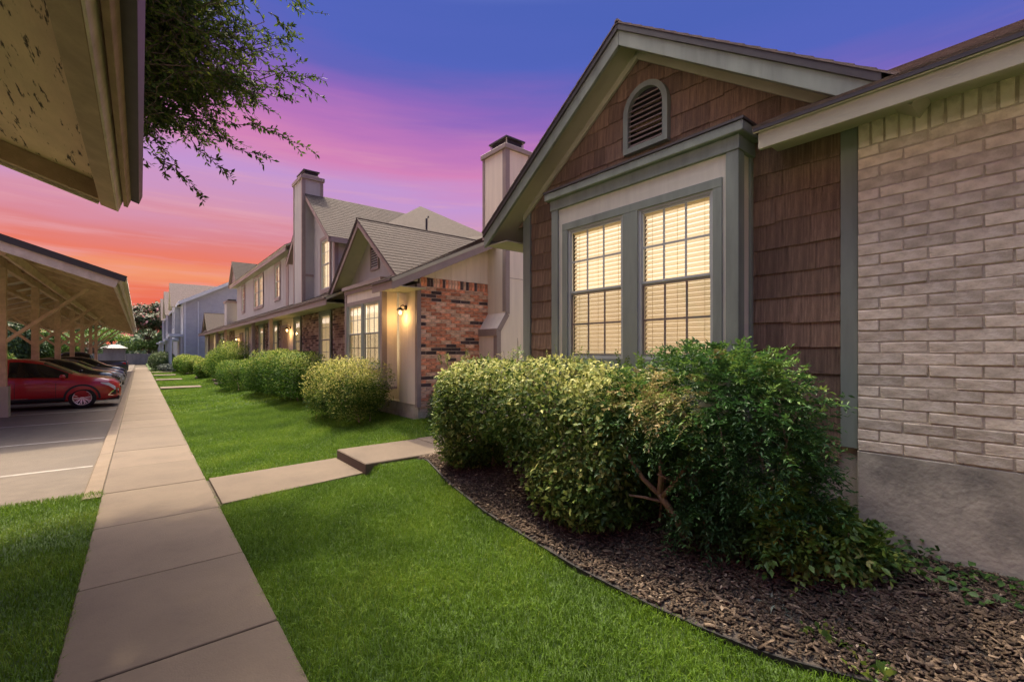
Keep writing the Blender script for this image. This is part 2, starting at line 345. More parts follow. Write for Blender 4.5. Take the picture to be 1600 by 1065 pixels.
# sidewalk: cast slabs with open joints
SW = empty('sidewalk', (.17,0,0), None, None); tag(SW, kind='structure')
ys = [-3.0,-.95,.45,1.9,3.29,4.59,6.09,7.53]+[7.53+1.5*k for k in range(1,14)]
ys += [ys[-1]+3*k for k in range(1,13)]
for i in range(len(ys)-1):
    a, b = ys[i], ys[i+1]; t = random.uniform(-.003,.003)
    MB().box(-.36,.70,a+.006,b-.006,-.14,t).build('slab', 'concrete', SW, bevel=.006, origin=(.17,(a+b)/2,0))
MB().box(-.35,.69,-3,ys[-1],-.15,-.025).build('joint_bed', 'soil', SW)
KB = empty('kerb', (-.46,7.5,-.12), None, None); tag(KB, kind='structure')
for k in range(16):
    a = 7.40+k*3.05
    MB().prism([(-.56,-.3),(-.372,-.3),(-.372,.0),(-.53,.0),(-.548,-.02)], a+.004, a+3.046, lambda p,t: (p[0],t,p[1])).build('kerb_stone', 'kerb', KB)
# a crack line of dirt along the back of the kerb, and the gutter gap
MB().box(-.371,-.361,7.4,56,-.2,-.012).build('kerb_joint', 'soil', KB)
# house walk with its step
W1 = empty('entry_walk', (1.6,6.9,0), None, None); tag(W1, kind='structure')
MB().hexa([(.735,6.17,-.15),(2.49,6.42,-.15),(2.49,7.60,-.15),(.735,7.52,-.15),(.735,6.17,.004),(2.49,6.42,.012),(2.49,7.60,.012),(.735,7.52,.004)]).build('slab', 'concrete', W1, bevel=.006)
MB().box(.70,.736,6.15,7.53,-.15,-.03).build('joint_bed', 'soil', W1)
MB().box(2.485,3.93,6.33,7.56,-.15,.155).build('step_slab', 'concrete', W1, bevel=.012)
MB().box(3.94,7.4,6.33,7.60,-.15,.158).build('slab', 'concrete', W1, bevel=.008)
# walks of the other units: a low slab by the sidewalk and a raised one nearer the house
for (Y, x1, x2, x3) in ((26.8,2.3,2.9,4.3),(29.6,0,3.1,4.3),(34.5,2.0,2.7,4.2),(41.0,2.0,2.6,4.1),(47.0,2.0,2.5,3.4)):
    w = empty('entry_walk', (1.6,Y,0), None, None); tag(w, kind='structure')
    if x1: MB().box(.73,x1,Y-.55,Y+.55,-.1,.055).build('slab', 'concrete', w, bevel=.008)
    zz = float(gz(x2,Y)); MB().box(x2,x3,Y-.55,Y+.55,-.05,zz+.075).build('step_slab', 'concrete', w, bevel=.008)
# planting bed
yy = np.linspace(-2.4,6.28,70); tt = np.linspace(0,1,24)
Yb, Tb = np.meshgrid(yy, tt, indexing='ij'); E0 = edge_x(Yb); xr = np.where(Yb > 4.66, 5.2, 4.15); Xb = E0+(xr-E0)*Tb
Zb = gz(Xb,Yb)+.012+.012*np.sin(Xb*9)*np.sin(Yb*7)*np.minimum(1,Tb*6)
i = np.arange(Xb.size).reshape(Xb.shape); Fb = np.stack([i[:-1,:-1], i[:-1,1:], i[1:,1:], i[1:,:-1]], -1).reshape(-1,4)
o = np_mesh('planting_bed', np.stack([Xb,Yb,Zb],-1).reshape(-1,3), Fb, 'mulchbed'); tag(o, kind='structure')
mb = MB(); ye = np.linspace(-2.4,6.25,60)
for a, b in zip(ye[:-1], ye[1:]):
    xa, xb = float(edge_x(a)), float(edge_x(b)); za, zb = float(gz(xa,a))+.014, float(gz(xb,b))+.014
    mb.hexa([(xa-.008,a,-.1),(xa+.006,a,-.1),(xb+.006,b,-.1),(xb-.008,b,-.1),(xa-.008,a,za),(xa+.006,a,za),(xb+.006,b,zb),(xb-.008,b,zb)])
o = mb.build('bed_edging', 'edging'); tag(o, 'thin black edging strip curving between lawn and mulch bed', 'edging')

# ------------------------------------------------------------------ roof builder
def roof_plane(parent, P, m='roof', under='soffit', thick=.10, expo=.145, deck=True, lift=.007, name='roof', inset=.0):
    """P: eave A, eave B, ridge B, ridge A. A deck slab plus lapped shingle courses following the slope."""
    A, B, C, D = [Vector(p) for p in P]; n = (B-A).cross(D-A).normalized()
    if n.z < 0: n = -n
    ux = (B-A).normalized(); uy = n.cross(ux).normalized()
    if (D-A).dot(uy) < 0: uy = -uy
    poly = [((p-A).dot(ux), (p-A).dot(uy)) for p in (A,B,C,D)]
    root = None
    if deck:
        pd = clip(clip(poly, -1, 0, -inset), 1, 0, max(p[0] for p in poly)-inset) if inset else poly
        root = MB().prism(pd, -thick, -.012, lambda p,t: A+ux*p[0]+uy*p[1]+n*t).build(name+'_deck', under, parent)
    mb = MB(); top = max(p[1] for p in poly); k = 0; y = 0
    while y < top:
        q = clip(clip(poly, 0, 1, y+expo), 0, -1, -y)
        if len(q) >= 3:
            vs = [A+ux*p[0]+uy*p[1]+n*(lift*(1-(p[1]-y)/expo)) for p in q]; vb = [A+ux*p[0]+uy*p[1]-n*.012 for p in q]; c = len(q)
            mb.add(vs+vb, [tuple(range(c))]+[(i, c+i, c+(i+1)%c, (i+1)%c) for i in range(c)])
        y += expo
    o = mb.build(name+'_shingles', m, parent); o['kind'] = 'stuff'; return o

# ------------------------------------------------------------------ bricks
def brick_mesh(name, L, H, D, m, j=.003):
    """front face towards -X, length along Y"""
    c = .004; jit = lambda: random.uniform(-j, j)
    v = []
    for x, ins in ((-D*.5+c*.9, 0), (-D*.5, c), (D*.5, 0)):
        for sy, sz in ((-1,-1),(1,-1),(1,1),(-1,1)): v.append((x+(jit() if x < 0 else 0), sy*(L/2-ins)+jit(), sz*(H/2-ins)+jit()))
    f = [(4,7,6,5),(8,9,10,11)]
    for i in range(4):
        k = (i+1)%4; f += [(i, k, 4+k, 4+i)[::-1], (8+i, 8+k, k, i)[::-1]]
    me = bpy.data.meshes.new(name); me.from_pydata(v, [], f); me.materials.append(M[m]); me.update(); return me
def brick_stuff(parent, place, u0, u1, z0, z1, L=.254, H=.0773, m='brickmix', name='brick_courses', holes=(), proud=.012):
    """joined bricks for far wall stretches; place(u, z, d) -> 3-D, d = distance out of the wall"""
    mb = MB(); r = 0; z = z0
    while z < z1-.02:
        zt = min(z+H, z1); u = u0-(L/2 if r%2 else 0)
        while u < u1:
            a, b = max(u, u0), min(u+L, u1)
            if b-a > .03 and not any(a < h[1] and b > h[0] and z < h[3] and zt > h[2] for h in holes):
                d = proud+random.uniform(-.003,.003); g = .005
                p = [(a+g,z+g),(b-g,z+g),(b-g,zt-g),(a+g,zt-g)]
                mb.add([place(q[0],q[1],d) for q in p]+[place(q[0],q[1],-.02) for q in p], [(0,1,2,3)]+[(k,4+k,4+(k+1)%4,(k+1)%4) for k in range(4)])
            u += L
        z += H; r += 1
    o = mb.build(name, m, parent); o['kind'] = 'stuff'
    a = o.data.attributes.new('tint', 'FLOAT', 'FACE'); a.data.foreach_set('value', np.repeat(rng.random(len(mb.f)//5), 5).astype(np.float32)); return o
def holed(name, m, parent, x0, x1, a, b, z0, z1, holes):
    """wall facing -X from a to b made of pieces round its window holes"""
    hs = sorted(h for h in holes if h[0] < b and h[1] > a); y = a
    for h in hs:
        if h[0] > y: box(name, m, parent, x0, x1, y, h[0], z0, z1)
        box(name, m, parent, x0, x1, h[0], h[1], z0, h[2]); box(name, m, parent, x0, x1, h[0], h[1], h[3], z1); y = h[1]
    if b > y: box(name, m, parent, x0, x1, y, b, z0, z1)

# ------------------------------------------------------------------ windows
def window(parent, x, y0, y1, z0, z1, cols=3, rows=4, m='sash', fw=.028, blind=True, detail=True, room='room', name='window'):
    """double-hung window in a wall facing -X at x; lower sash sits behind the upper one"""
    w = MB()
    w.box(x-.004,x+.05,y0,y0+fw,z0,z1).box(x-.004,x+.05,y1-fw,y1,z0,z1).box(x-.0035,x+.05,y0+fw,y1-fw,z0,z0+fw).box(x-.0035,x+.05,y0+fw,y1-fw,z1-fw,z1)
    o = w.build(name, m, parent, origin=(x,(y0+y1)/2,z0))
    a, b = y0+fw, y1-fw; mid = (z0+z1)/2
    for si, (s0, s1, xo) in enumerate(((mid, z1-fw, .010),(z0+fw, mid, .026))):
        X = x+xo; s = MB(); t = .022
        s.box(X,X+.02,a,a+t*.7,s0,s1).box(X,X+.02,b-t*.7,b,s0,s1).box(X-.002,X+.02,a+t*.7,b-t*.7,s0,s0+t).box(X-.001,X+.02,a+t*.7,b-t*.7,s1-t,s1)
        s.build('sash', m, o)
        if si == 1 and detail: MB().add([(x+.012,a,s0),(x+.012,b,s0),(x+.012,b,s1-.02),(x+.012,a,s1-.02)],[(0,3,2,1)]).build('insect_screen','screen',o)
        n = rows//2; ya, yb, za, zb = a+t*.7, b-t*.7, s0+t, s1-t; mu = .009
        g = MB()
        for k in range(1, cols): yk = ya+(yb-ya)*k/cols; g.box(X+.004,X+.014,yk-mu,yk+mu,za,zb)
        for k in range(1, n): zk = za+(zb-za)*k/n; g.box(X+.0045,X+.0135,ya,yb,zk-mu,zk+mu)
        g.build('muntin', m, o)
        if detail:
            for i in range(cols):
                for k in range(n):
                    MB().box(X+.008,X+.011,ya+(yb-ya)*i/cols+mu,ya+(yb-ya)*(i+1)/cols-mu,za+(zb-za)*k/n+mu,za+(zb-za)*(k+1)/n-mu).build('pane', 'glass', o)
        else:
            MB().box(X+.008,X+.011,ya,yb,za,zb).build('pane', 'glass', o)
    if blind:
        s = MB(); z = z0+.03; k = 0
        while z < z1-.03:
            s.add([(x+.066,a,z),(x+.066,b,z),(x+.086,b,z+.040),(x+.086,a,z+.040)], [(0,1,2,3)])
            z += .0445; k += 1
        bl = s.build('blind', 'slat', o); bl['kind'] = 'stuff'
        c = MB()
        for f in (.12,.5,.88): yk = a+(b-a)*f; c.box(x+.062,x+.064,yk-.002,yk+.002,z0+.03,z1-.03)
        c.box(x+.06,x+.10,a,b,z1-.06,z1-.03)
        c.build('blind_cord', 'slat', o)
    MB().box(x+.13,x+.135,a-.02,b+.02,z0,z1).build('lit_room', room, o)
    return o
# ------------------------------------------------------------------ near house
H1 = empty('house', (5.5,1.8,.3), 'nearest brown shingled house with sage trim, tan brick and arched gable vent', 'house')
AP = (2.85, 5.04); SL = .71                      # gable apex (Y, Z) and slope
RX = 3.70                                        # rake plane
SWX = 4.06                                       # shingle wall plane
def rz(y): return AP[1]-SL*abs(y-AP[0])          # top of the gable roof
# core walls
MB().box(4.075,9.5,-4,4.66,.2,3.42).build('wall_core', 'mortar', H1)
MB().prism([(.98,3.42),(4.68,3.42),(AP[0],rz(AP[0])-.2)], 4.075, 4.2, lambda p,t: (t,p[0],p[1])).build('gable_core', 'mortar', H1)
# concrete foundation: flush under the brick, set back under the shingles
MB().box(4.004,4.4,-4,.968,.0,1.046).build('foundation', 'found', H1, bevel=.01)
MB().box(4.09,4.4,.968,4.70,.0,1.045).build('foundation', 'found', H1)
# brick wall
BW = MB().box(4.0085,4.074,-4,.962,1.046,3.42).build('brick_wall', 'mortar', H1)
L, H = .254, .0773
full = [brick_mesh('brick_full', L-.011, H-.011, .05, 'brick_tan') for _ in range(5)]
half = [brick_mesh('brick_half', L/2-.011, H-.011, .05, 'brick_tan') for _ in range(3)]
sold = [brick_mesh('brick_soldier', H-.014, .235, .05, 'brick_tan') for _ in range(3)]
def put(me, y, z, name='brick'):
    o = link(name, me, (4.027+random.uniform(-.004,.003), y, z), BW); o.rotation_euler = (random.gauss(0,.006),random.gauss(0,.006),random.gauss(0,.007)); return o
far = []
for r in range(28):
    z = 1.049+H*(r+.5); y = .965
    if r%2: put(half[r%3], y-L/4, z); y -= L/2
    while y > -3.9:
        c = y-L/2
        if c > -1.25:
            put(random.choice(full), c, z)
        else: far.append((y-L,y,z-H/2,z+H/2))
        y -= L
mb = MB()
for a, b, c, d in far: mb.box(4.002+random.uniform(0,.006),4.03,a+.005,b-.005,c+.005,d-.005)
mb.build('brick_courses', 'brick_tan', BW)['kind'] = 'stuff'
zs = 1.049+28*H; y = .965
while y > -1.3:
    put(random.choice(sold), y-H/2, zs+.122); y -= H
MB().box(4.008,4.012,.415,.424,1.05,1.118).build('weep_hole', 'dark', BW)
# corner boards of the shingle wall
MB().box(4.03,4.075,.968,1.075,1.05,3.42).build('corner_board', 'sage', H1, bevel=.003)
MB().box(4.025,4.074,4.55,4.69,1.05,3.62).build('corner_board', 'sage', H1, bevel=.003)
# side wall beyond the corner
SWl = MB().box(4.10,9.4,4.655,4.69,.9,3.42).build('side_wall', 'mortar', H1)
brick_stuff(SWl, lambda u,z,d: (u,4.69+d,z), 4.06, 5.6, 1.05, 3.35, m='brick_tan_far')
# cedar shakes, each its own board clipped to the gable
SH = MB().box(4.066,4.073,.99,4.64,1.05,3.40).build('shingle_wall', 'dark', H1)
EXPO = .207
def shake(y0, y1, z0, clips):
    jz = random.uniform(-.012,.010)
    p = [(y0+.001,z0+jz),(y1-.001,z0+jz+random.uniform(-.004,.004)),(y1-.001,z0+EXPO+.035),(y0+.001,z0+EXPO+.035)]
    for a,b,c in clips: p = clip(p,a,b,c) if len(p) > 2 else p
    if len(p) < 3 or max(q[0] for q in p)-min(q[0] for q in p) < .01: return
    t = random.uniform(.012,.018)
    f = lambda q, back: (SWX+.006 if back else SWX-.002-t*(1-.9*(q[1]-z0)/(EXPO+.035)), q[0], q[1])
    n = len(p); mb = MB(); mb.add([f(q,0) for q in p]+[f(q,1) for q in p], [tuple(range(n))]+[(i,n+i,n+(i+1)%n,(i+1)%n) for i in range(n)])
    mb.build('shingle', 'shake', SH, origin=(SWX,(y0+y1)/2,z0))
zc = 3.44-12*EXPO; row = 0
while zc < 4.95:
    hi = rz(AP[0])-.2
    spans = [(1.078,1.80),(3.80,4.548)] if zc+EXPO < 3.60 else [(.62,5.1)]
    cl = [(SL,1,AP[1]-.19+SL*AP[0]),(-SL,1,AP[1]-.19-SL*AP[0])]
    for s0, s1 in spans:
        y = s0-(random.uniform(.0,.12) if len(spans) == 1 else 0)
        while y < s1-.001:
            w = random.choice((.12,.16,.2,.24,.28,.33)); e = min(y+w, s1)
            if s1-e < .05: e = s1
            shake(y, e, zc, cl); y = e
    zc += EXPO; row += 1
# gable roof
roof_plane(H1, [(RX-.03,5.16,rz(5.16)),(9.5,5.16,rz(5.16)),(9.5,AP[0],AP[1]),(RX-.03,AP[0],AP[1])], 'roof_near', 'soffit', .13, inset=.072)
roof_plane(H1, [(RX-.03,.55,rz(.55)),(9.5,.55,rz(.55)),(9.5,AP[0],AP[1]),(RX-.03,AP[0],AP[1])], 'roof_near', 'soffit', .13, inset=.072)
MB().tube([(RX-.03,AP[0],AP[1]-.002),(9.5,AP[0],AP[1]-.002)], .026, 8).build('ridge_cap', 'roof_near', H1)
def rake(y0, y1, zo0, zo1, x0, x1, name, m):
    MB().hexa([(x0,y0,rz(y0)-zo1),(x1,y0,rz(y0)-zo1),(x1,y1,rz(y1)-zo1),(x0,y1,rz(y1)-zo1),(x0,y0,rz(y0)-zo0),(x1,y0,rz(y0)-zo0),(x1,y1,rz(y1)-zo0),(x0,y1,rz(y1)-zo0)]).build(name, m, H1, bevel=.003)
rake(AP[0]+.001,5.14,.075,.225,RX,RX+.04,'rake_board','sage'); MB().prism([(AP[0]-.001,AP[1]-.076),(AP[0]-.001,AP[1]-.226),(.956,3.47),(.745,3.47)], RX, RX+.04, lambda p,t: (t,p[0],p[1])).build('rake_board','sage',H1,bevel=.003)
rake(AP[0]+.001,5.15,.012,.078,RX-.022,RX+.03,'shingle_mould','drip'); rake(AP[0]-.001,.76,.012,.078,RX-.022,RX+.03,'shingle_mould','drip')
rake(AP[0]+.001,4.67,.15,.24,4.005,4.04,'frieze_board','soffit'); rake(AP[0]-.001,1.03,.15,.24,4.005,4.04,'frieze_board','soffit')
# eave fascia of the gable's far side, running back along X
MB().box(RX+.041,9.4,5.10,5.14,rz(5.14)-.20,rz(5.14)-.03).build('fascia', 'sage', H1, bevel=.003)
MB().box(RX+.05,9.4,4.70,5.10,rz(5.14)-.205,rz(5.14)-.19).build('soffit_board', 'soffit', H1)
# main roof over the brick wing
roof_plane(H1, [(3.61,1.53,3.46),(3.61,-4,3.46),(6.7,-4,5.0),(6.7,1.53,5.0)], 'roof_near', 'soffit', .05)
MB().box(3.65,3.69,-4,1.50,3.295,3.425).build('fascia', 'soffit', H1, bevel=.003)
MB().box(3.615,3.70,-4,1.525,3.425,3.455).build('drip_edge', 'drip', H1)
MB().box(3.69,4.02,-4,1.50,3.38,3.395).build('soffit_board', 'soffit', H1)
# arched louvre vent
V = empty('gable_vent', (4.0,2.745,3.83), None, None); V.parent = H1; V.location = Vector((4.0,2.745,3.83))-ORG[H1]
def arch(w, z0, zs, r, n=14): return [(-w,z0),(w,z0)]+[(w*math.cos(math.pi*k/n), zs+r*math.sin(math.pi*k/n)) for k in range(n+1)]
cy = 2.745; out = arch(.262,3.835,4.24,.27); inn = arch(.205,3.89,4.24,.215)
mb = MB(); n = len(out)
vs = [(x,cy+p[0],p[1]) for x in (3.985,4.05) for p in out]+[(x,cy+p[0],p[1]) for x in (3.985,4.05) for p in inn]
fs = []
for k in range(n):
    j = (k+1)%n; fs += [(k,j,2*n+j,2*n+k),(k,n+k,n+j,j),(2*n+k,2*n+j,3*n+j,3*n+k)]
mb.add(vs, fs).build('vent_frame', 'sage', V)
MB().prism(inn, 4.046, 4.05, lambda p,t: (t,cy+p[0],p[1])).build('vent_back', 'dark', V)
z = 3.905
while z < 4.42:
    hw = .205 if z < 4.24 else .205*math.sqrt(max(.02, 1-((z-4.22)/.215)**2))
    MB().hexa([(3.998,cy-hw,z),(4.006,cy-hw,z-.004),(4.006,cy+hw,z-.004),(3.998,cy+hw,z),(4.036,cy-hw,z+.034),(4.044,cy-hw,z+.03),(4.044,cy+hw,z+.03),(4.036,cy+hw,z+.034)]).build('louvre', 'taupe', V)
    z += .052
# bay window
BX = 3.78
BA = empty('bay', (3.9,2.78,1.2), None, None); BA.parent = H1; BA.location = Vector((3.9,2.78,1.2))-ORG[H1]
wy = [(1.915,2.666),(2.848,3.612)]; wz = (1.68,3.14)
for a, b in ((1.725,1.915),(2.666,2.848),(3.612,3.835)): box('bay_wall','cream',BA,BX,BX+.06,a,b,1.2,3.42)
box('bay_wall','cream',BA,BX,BX+.06,1.915,2.666,3.14,3.42); box('bay_wall','cream',BA,BX,BX+.06,2.848,3.612,3.14,3.42)
box('bay_wall','cream',BA,BX,BX+.06,1.915,2.666,1.2,1.68); box('bay_wall','cream',BA,BX,BX+.06,2.848,3.612,1.2,1.68)
box('bay_side','cream',BA,BX+.001,4.06,1.722,1.76,1.2,3.45); box('bay_side','cream',BA,BX+.001,4.06,3.80,3.838,1.2,3.45)
box('bay_floor','sage',BA,BX,4.06,1.722,3.838,1.15,1.199)
box('bay_roof','dark',BA,BX-.05,4.06,1.68,3.88,3.625,3.632)
for s, y0, y1 in ((-1,1.698,1.80),(1,3.76,3.862)): box('corner_board','sage',BA,BX-.024,BX,y0,y1,1.15,3.40,bevel=.003)
box('corner_board','sage',BA,BX-.0235,BX+.085,1.696,1.7215,1.15,3.399,bevel=.003); box('corner_board','sage',BA,BX-.0235,BX+.085,3.8385,3.864,1.15,3.399,bevel=.003)
box('corner_board','sage',BA,4.0,4.045,1.70,1.7215,1.15,3.399,bevel=.002)
box('frieze_board','sage',BA,BX-.034,4.05,1.686,3.874,3.40,3.515,bevel=.003)
box('cornice','sage',BA,BX-.085,4.045,1.635,3.925,3.516,3.60,bevel=.008)
box('cornice_cap','drip',BA,BX-.095,4.045,1.625,3.935,3.601,3.622)
box('head_trim','sage',BA,BX-.018,BX,1.835,3.695,3.135,3.215,bevel=.003)
for a, b in ((1.835,1.915),(2.668,2.846),(3.612,3.695)): box('jamb_trim','sage',BA,BX-.0175,BX-.0005,a,b,1.60,3.1345,bevel=.003)
box('sill','sage',BA,BX-.045,BX,1.81,3.72,1.55,1.5995,bevel=.004); box('apron_trim','sage',BA,BX-.017,BX,1.915,3.612,1.60,1.6795)
# windows are parts of the house so that panes and sashes stay one level below them
for a, b in wy: window(H1, BX+.004, a, b, wz[0], wz[1], 3, 4)
# ------------------------------------------------------------------ townhouse row
H2 = empty('townhouse_row', (6.5,20,.25), 'long two-storey townhouse row with red brick end wall, grey siding and two tall chimneys', 'townhouse')
TX = 4.58; TY = 8.79
def part(name, parent, loc):
    o = empty(name, loc, None, None); o.parent = parent; o.location = Vector(loc)-ORG[parent]; return o
def sh(x): return 3.20+.47*(x-3.82)
box('wall_core','mortar',H2,4.80,11.5,8.87,46.3,.1,3.25); box('wall_core','mortar',H2,4.66,6.6,8.842,8.869,.1,3.25)
box('foundation','found',H2,4.60,11.5,8.80,46.2,-.05,.60)
MB().prism([(4.66,3.2),(11.5,3.2),(8.2,sh(8.2)-.15),(4.66,sh(4.66)-.15)], 8.845, 8.95, lambda p,t: (p[0],t,p[1])).build('gable_end_core','mortar',H2)
# red brick end wall: single bricks
EW = MB().box(4.64,6.52,8.794,8.85,.45,3.31).build('end_brick_wall','mortar_red',H2)
vars_ = {}
for m in ('brick_red','brick_pale','brick_char'):
    vars_[m] = [[brick_mesh('brick_full',L-.011,H-.011,.05,m) for _ in range(2)], brick_mesh('brick_half',L/2-.011,H-.011,.05,m), brick_mesh('brick_soldier',H-.012,.19,.05,m)]
def pick(z, run=[0]):
    run[0] = .55 if (run[0] > .1 and random.random() < .62) else 0
    if random.random() < .10 or run[0]:
        run[0] = 1; return 'brick_char' if random.random() < .8 else 'brick_red'
    return 'brick_red' if random.random() < .52 else 'brick_pale'
def putx(me, x, z):
    o = link('brick', me, (x, 8.808+random.uniform(-.004,.003), z), EW); o.rotation_euler = (random.gauss(0,.006),random.gauss(0,.006),R(90)+random.gauss(0,.01))
r = 0; z = .52
while z < 3.10:
    x = 4.655
    if r%2: putx(vars_[pick(z)][1], x+L/4, z+H/2); x += L/2
    while x < 6.42:
        putx(random.choice(vars_[pick(z)][0]), x+L/2, z+H/2); x += L
    z += H; r += 1
x = 4.655
while x < 6.5:
    putx(vars_[random.choice(('brick_red','brick_pale','brick_red','brick_char'))][2], x+H/2, z+.1); x += H
BT = z+.20
# cream boards over the brick, cut to the rake
x = 4.60
while x < 8.3:
    e = min(x+.405, 8.35); p = [(x+.003,BT),(e-.003,BT),(e-.003,sh(e)-.12),(x+.003,sh(x)-.12)]
    MB().prism(p, 8.785, 8.835, lambda q,t: (q[0],t,q[1])).build('siding_board','creamside',H2); x = e
box('siding_back','taupe',H2,4.62,8.3,8.836,8.842,BT,3.6)
box('corner_board','taupe',H2,4.56,4.652,8.762,8.797,.55,3.2,bevel=.003); box('corner_board','taupe',H2,4.555,4.58,8.7625,8.86,.55,3.2,bevel=.003)
# porch wall panels with the lantern
for a, b in ((8.862,9.26),(9.264,9.69)): box('siding_board','creamside',H2,4.585,4.66,a,b,.60,3.2)
# chimney on the end wall
CH = part('chimney', H2, (6.8,8.4,.3))
prof = [(6.175,.2),(7.47,.2),(7.47,2.25),(7.21,2.63),(7.21,6.42),(6.43,6.42),(6.43,2.63),(6.175,2.25)]
MB().prism(prof, 8.1, 8.79, lambda p,t: (p[0],t,p[1])).build('chase','creamside',CH)
MB().box(6.43,7.21,8.791,8.97,3.2,6.42).build('chase','creamside',CH)
for p, q in (((6.225,.2),(6.225,2.22)),((6.225,2.22),(6.48,2.60)),((6.48,2.60),(6.48,6.36))):
    bar('corner_board','taupe',CH,(p[0],8.088,p[1]),(q[0],8.088,q[1]),.022,.11,(1,0,0))
for z0, z1, xx in ((.2,2.21,6.163),(2.66,6.36,6.418)): box('corner_board','taupe',CH,xx,xx+.011,8.08,8.20,z0,z1)
box('corner_board','taupe',CH,7.11,7.222,8.077,8.0985,2.7,6.36); box('corner_board','taupe',CH,6.418,6.43,8.90,8.985,3.2,6.36)
box('shoulder_band','taupe',CH,6.150,6.174,8.07,8.78,2.10,2.26)
for z in (3.42,4.95): box('panel_joint','taupe',CH,6.5,7.2,8.094,8.0995,z,z+.012)
box('cap','taupe',CH,6.38,7.26,8.05,9.02,6.36,6.47,bevel=.01)
box('flue_skirt','soffit',CH,6.55,7.09,8.22,8.86,6.47,6.57)
for a in (6.56,7.06):
    for b in (8.23,8.83): box('flue_post','soffit',CH,a,a+.02,b,b+.02,6.57,6.70)
box('flue_screen','dark',CH,6.59,7.05,8.26,8.82,6.57,6.70); box('flue_lid','drip',CH,6.53,7.11,8.20,8.88,6.70,6.735)
# single-storey roof
roof_plane(H2, [(3.82,8.42,sh(3.82)),(3.82,9.35,sh(3.82)),(8.2,9.35,sh(8.2)),(8.2,8.42,sh(8.2))], thick=.08)
roof_plane(H2, [(4.55,9.351,sh(4.55)),(4.55,12.6,sh(4.55)),(8.2,12.6,sh(8.2)),(8.2,9.351,sh(8.2))], thick=.08)
roof_plane(H2, [(3.82,12.601,sh(3.82)),(3.82,14.75,sh(3.82)),(8.2,14.75,sh(8.2)),(8.2,12.601,sh(8.2))], thick=.08)
roof_plane(H2, [(3.82,14.751,sh(3.82)),(3.82,46.8,sh(3.82)),(4.78,46.8,sh(4.78)),(4.78,14.751,sh(4.78))], thick=.08)
roof_plane(H2, [(12.5,8.42,sh(8.2)-2.0),(12.5,14.7,sh(8.2)-2.0),(8.2,14.7,sh(8.2)),(8.2,8.42,sh(8.2))], thick=.08)
mb = MB(); A, B, x0, x1 = (3.86,8.43), (8.2,8.43), 3.86, 8.2
mb.hexa([(x0,8.43,sh(x0)-.24),(x1,8.43,sh(x1)-.24),(x1,8.47,sh(x1)-.24),(x0,8.47,sh(x0)-.24),(x0,8.43,sh(x0)-.03),(x1,8.43,sh(x1)-.03),(x1,8.47,sh(x1)-.03),(x0,8.47,sh(x0)-.03)])
mb.build('rake_board','taupe',H2,bevel=.003)
for a, b in ((8.431,9.42),(12.55,46.8)):
    box('fascia','taupe',H2,3.835,3.862,a,b,2.99,3.165); box('drip_edge','drip',H2,3.80,3.835,a,b,3.15,3.185)
    box('soffit_board','soffit',H2,3.862,4.6,a,b,3.05,3.062)
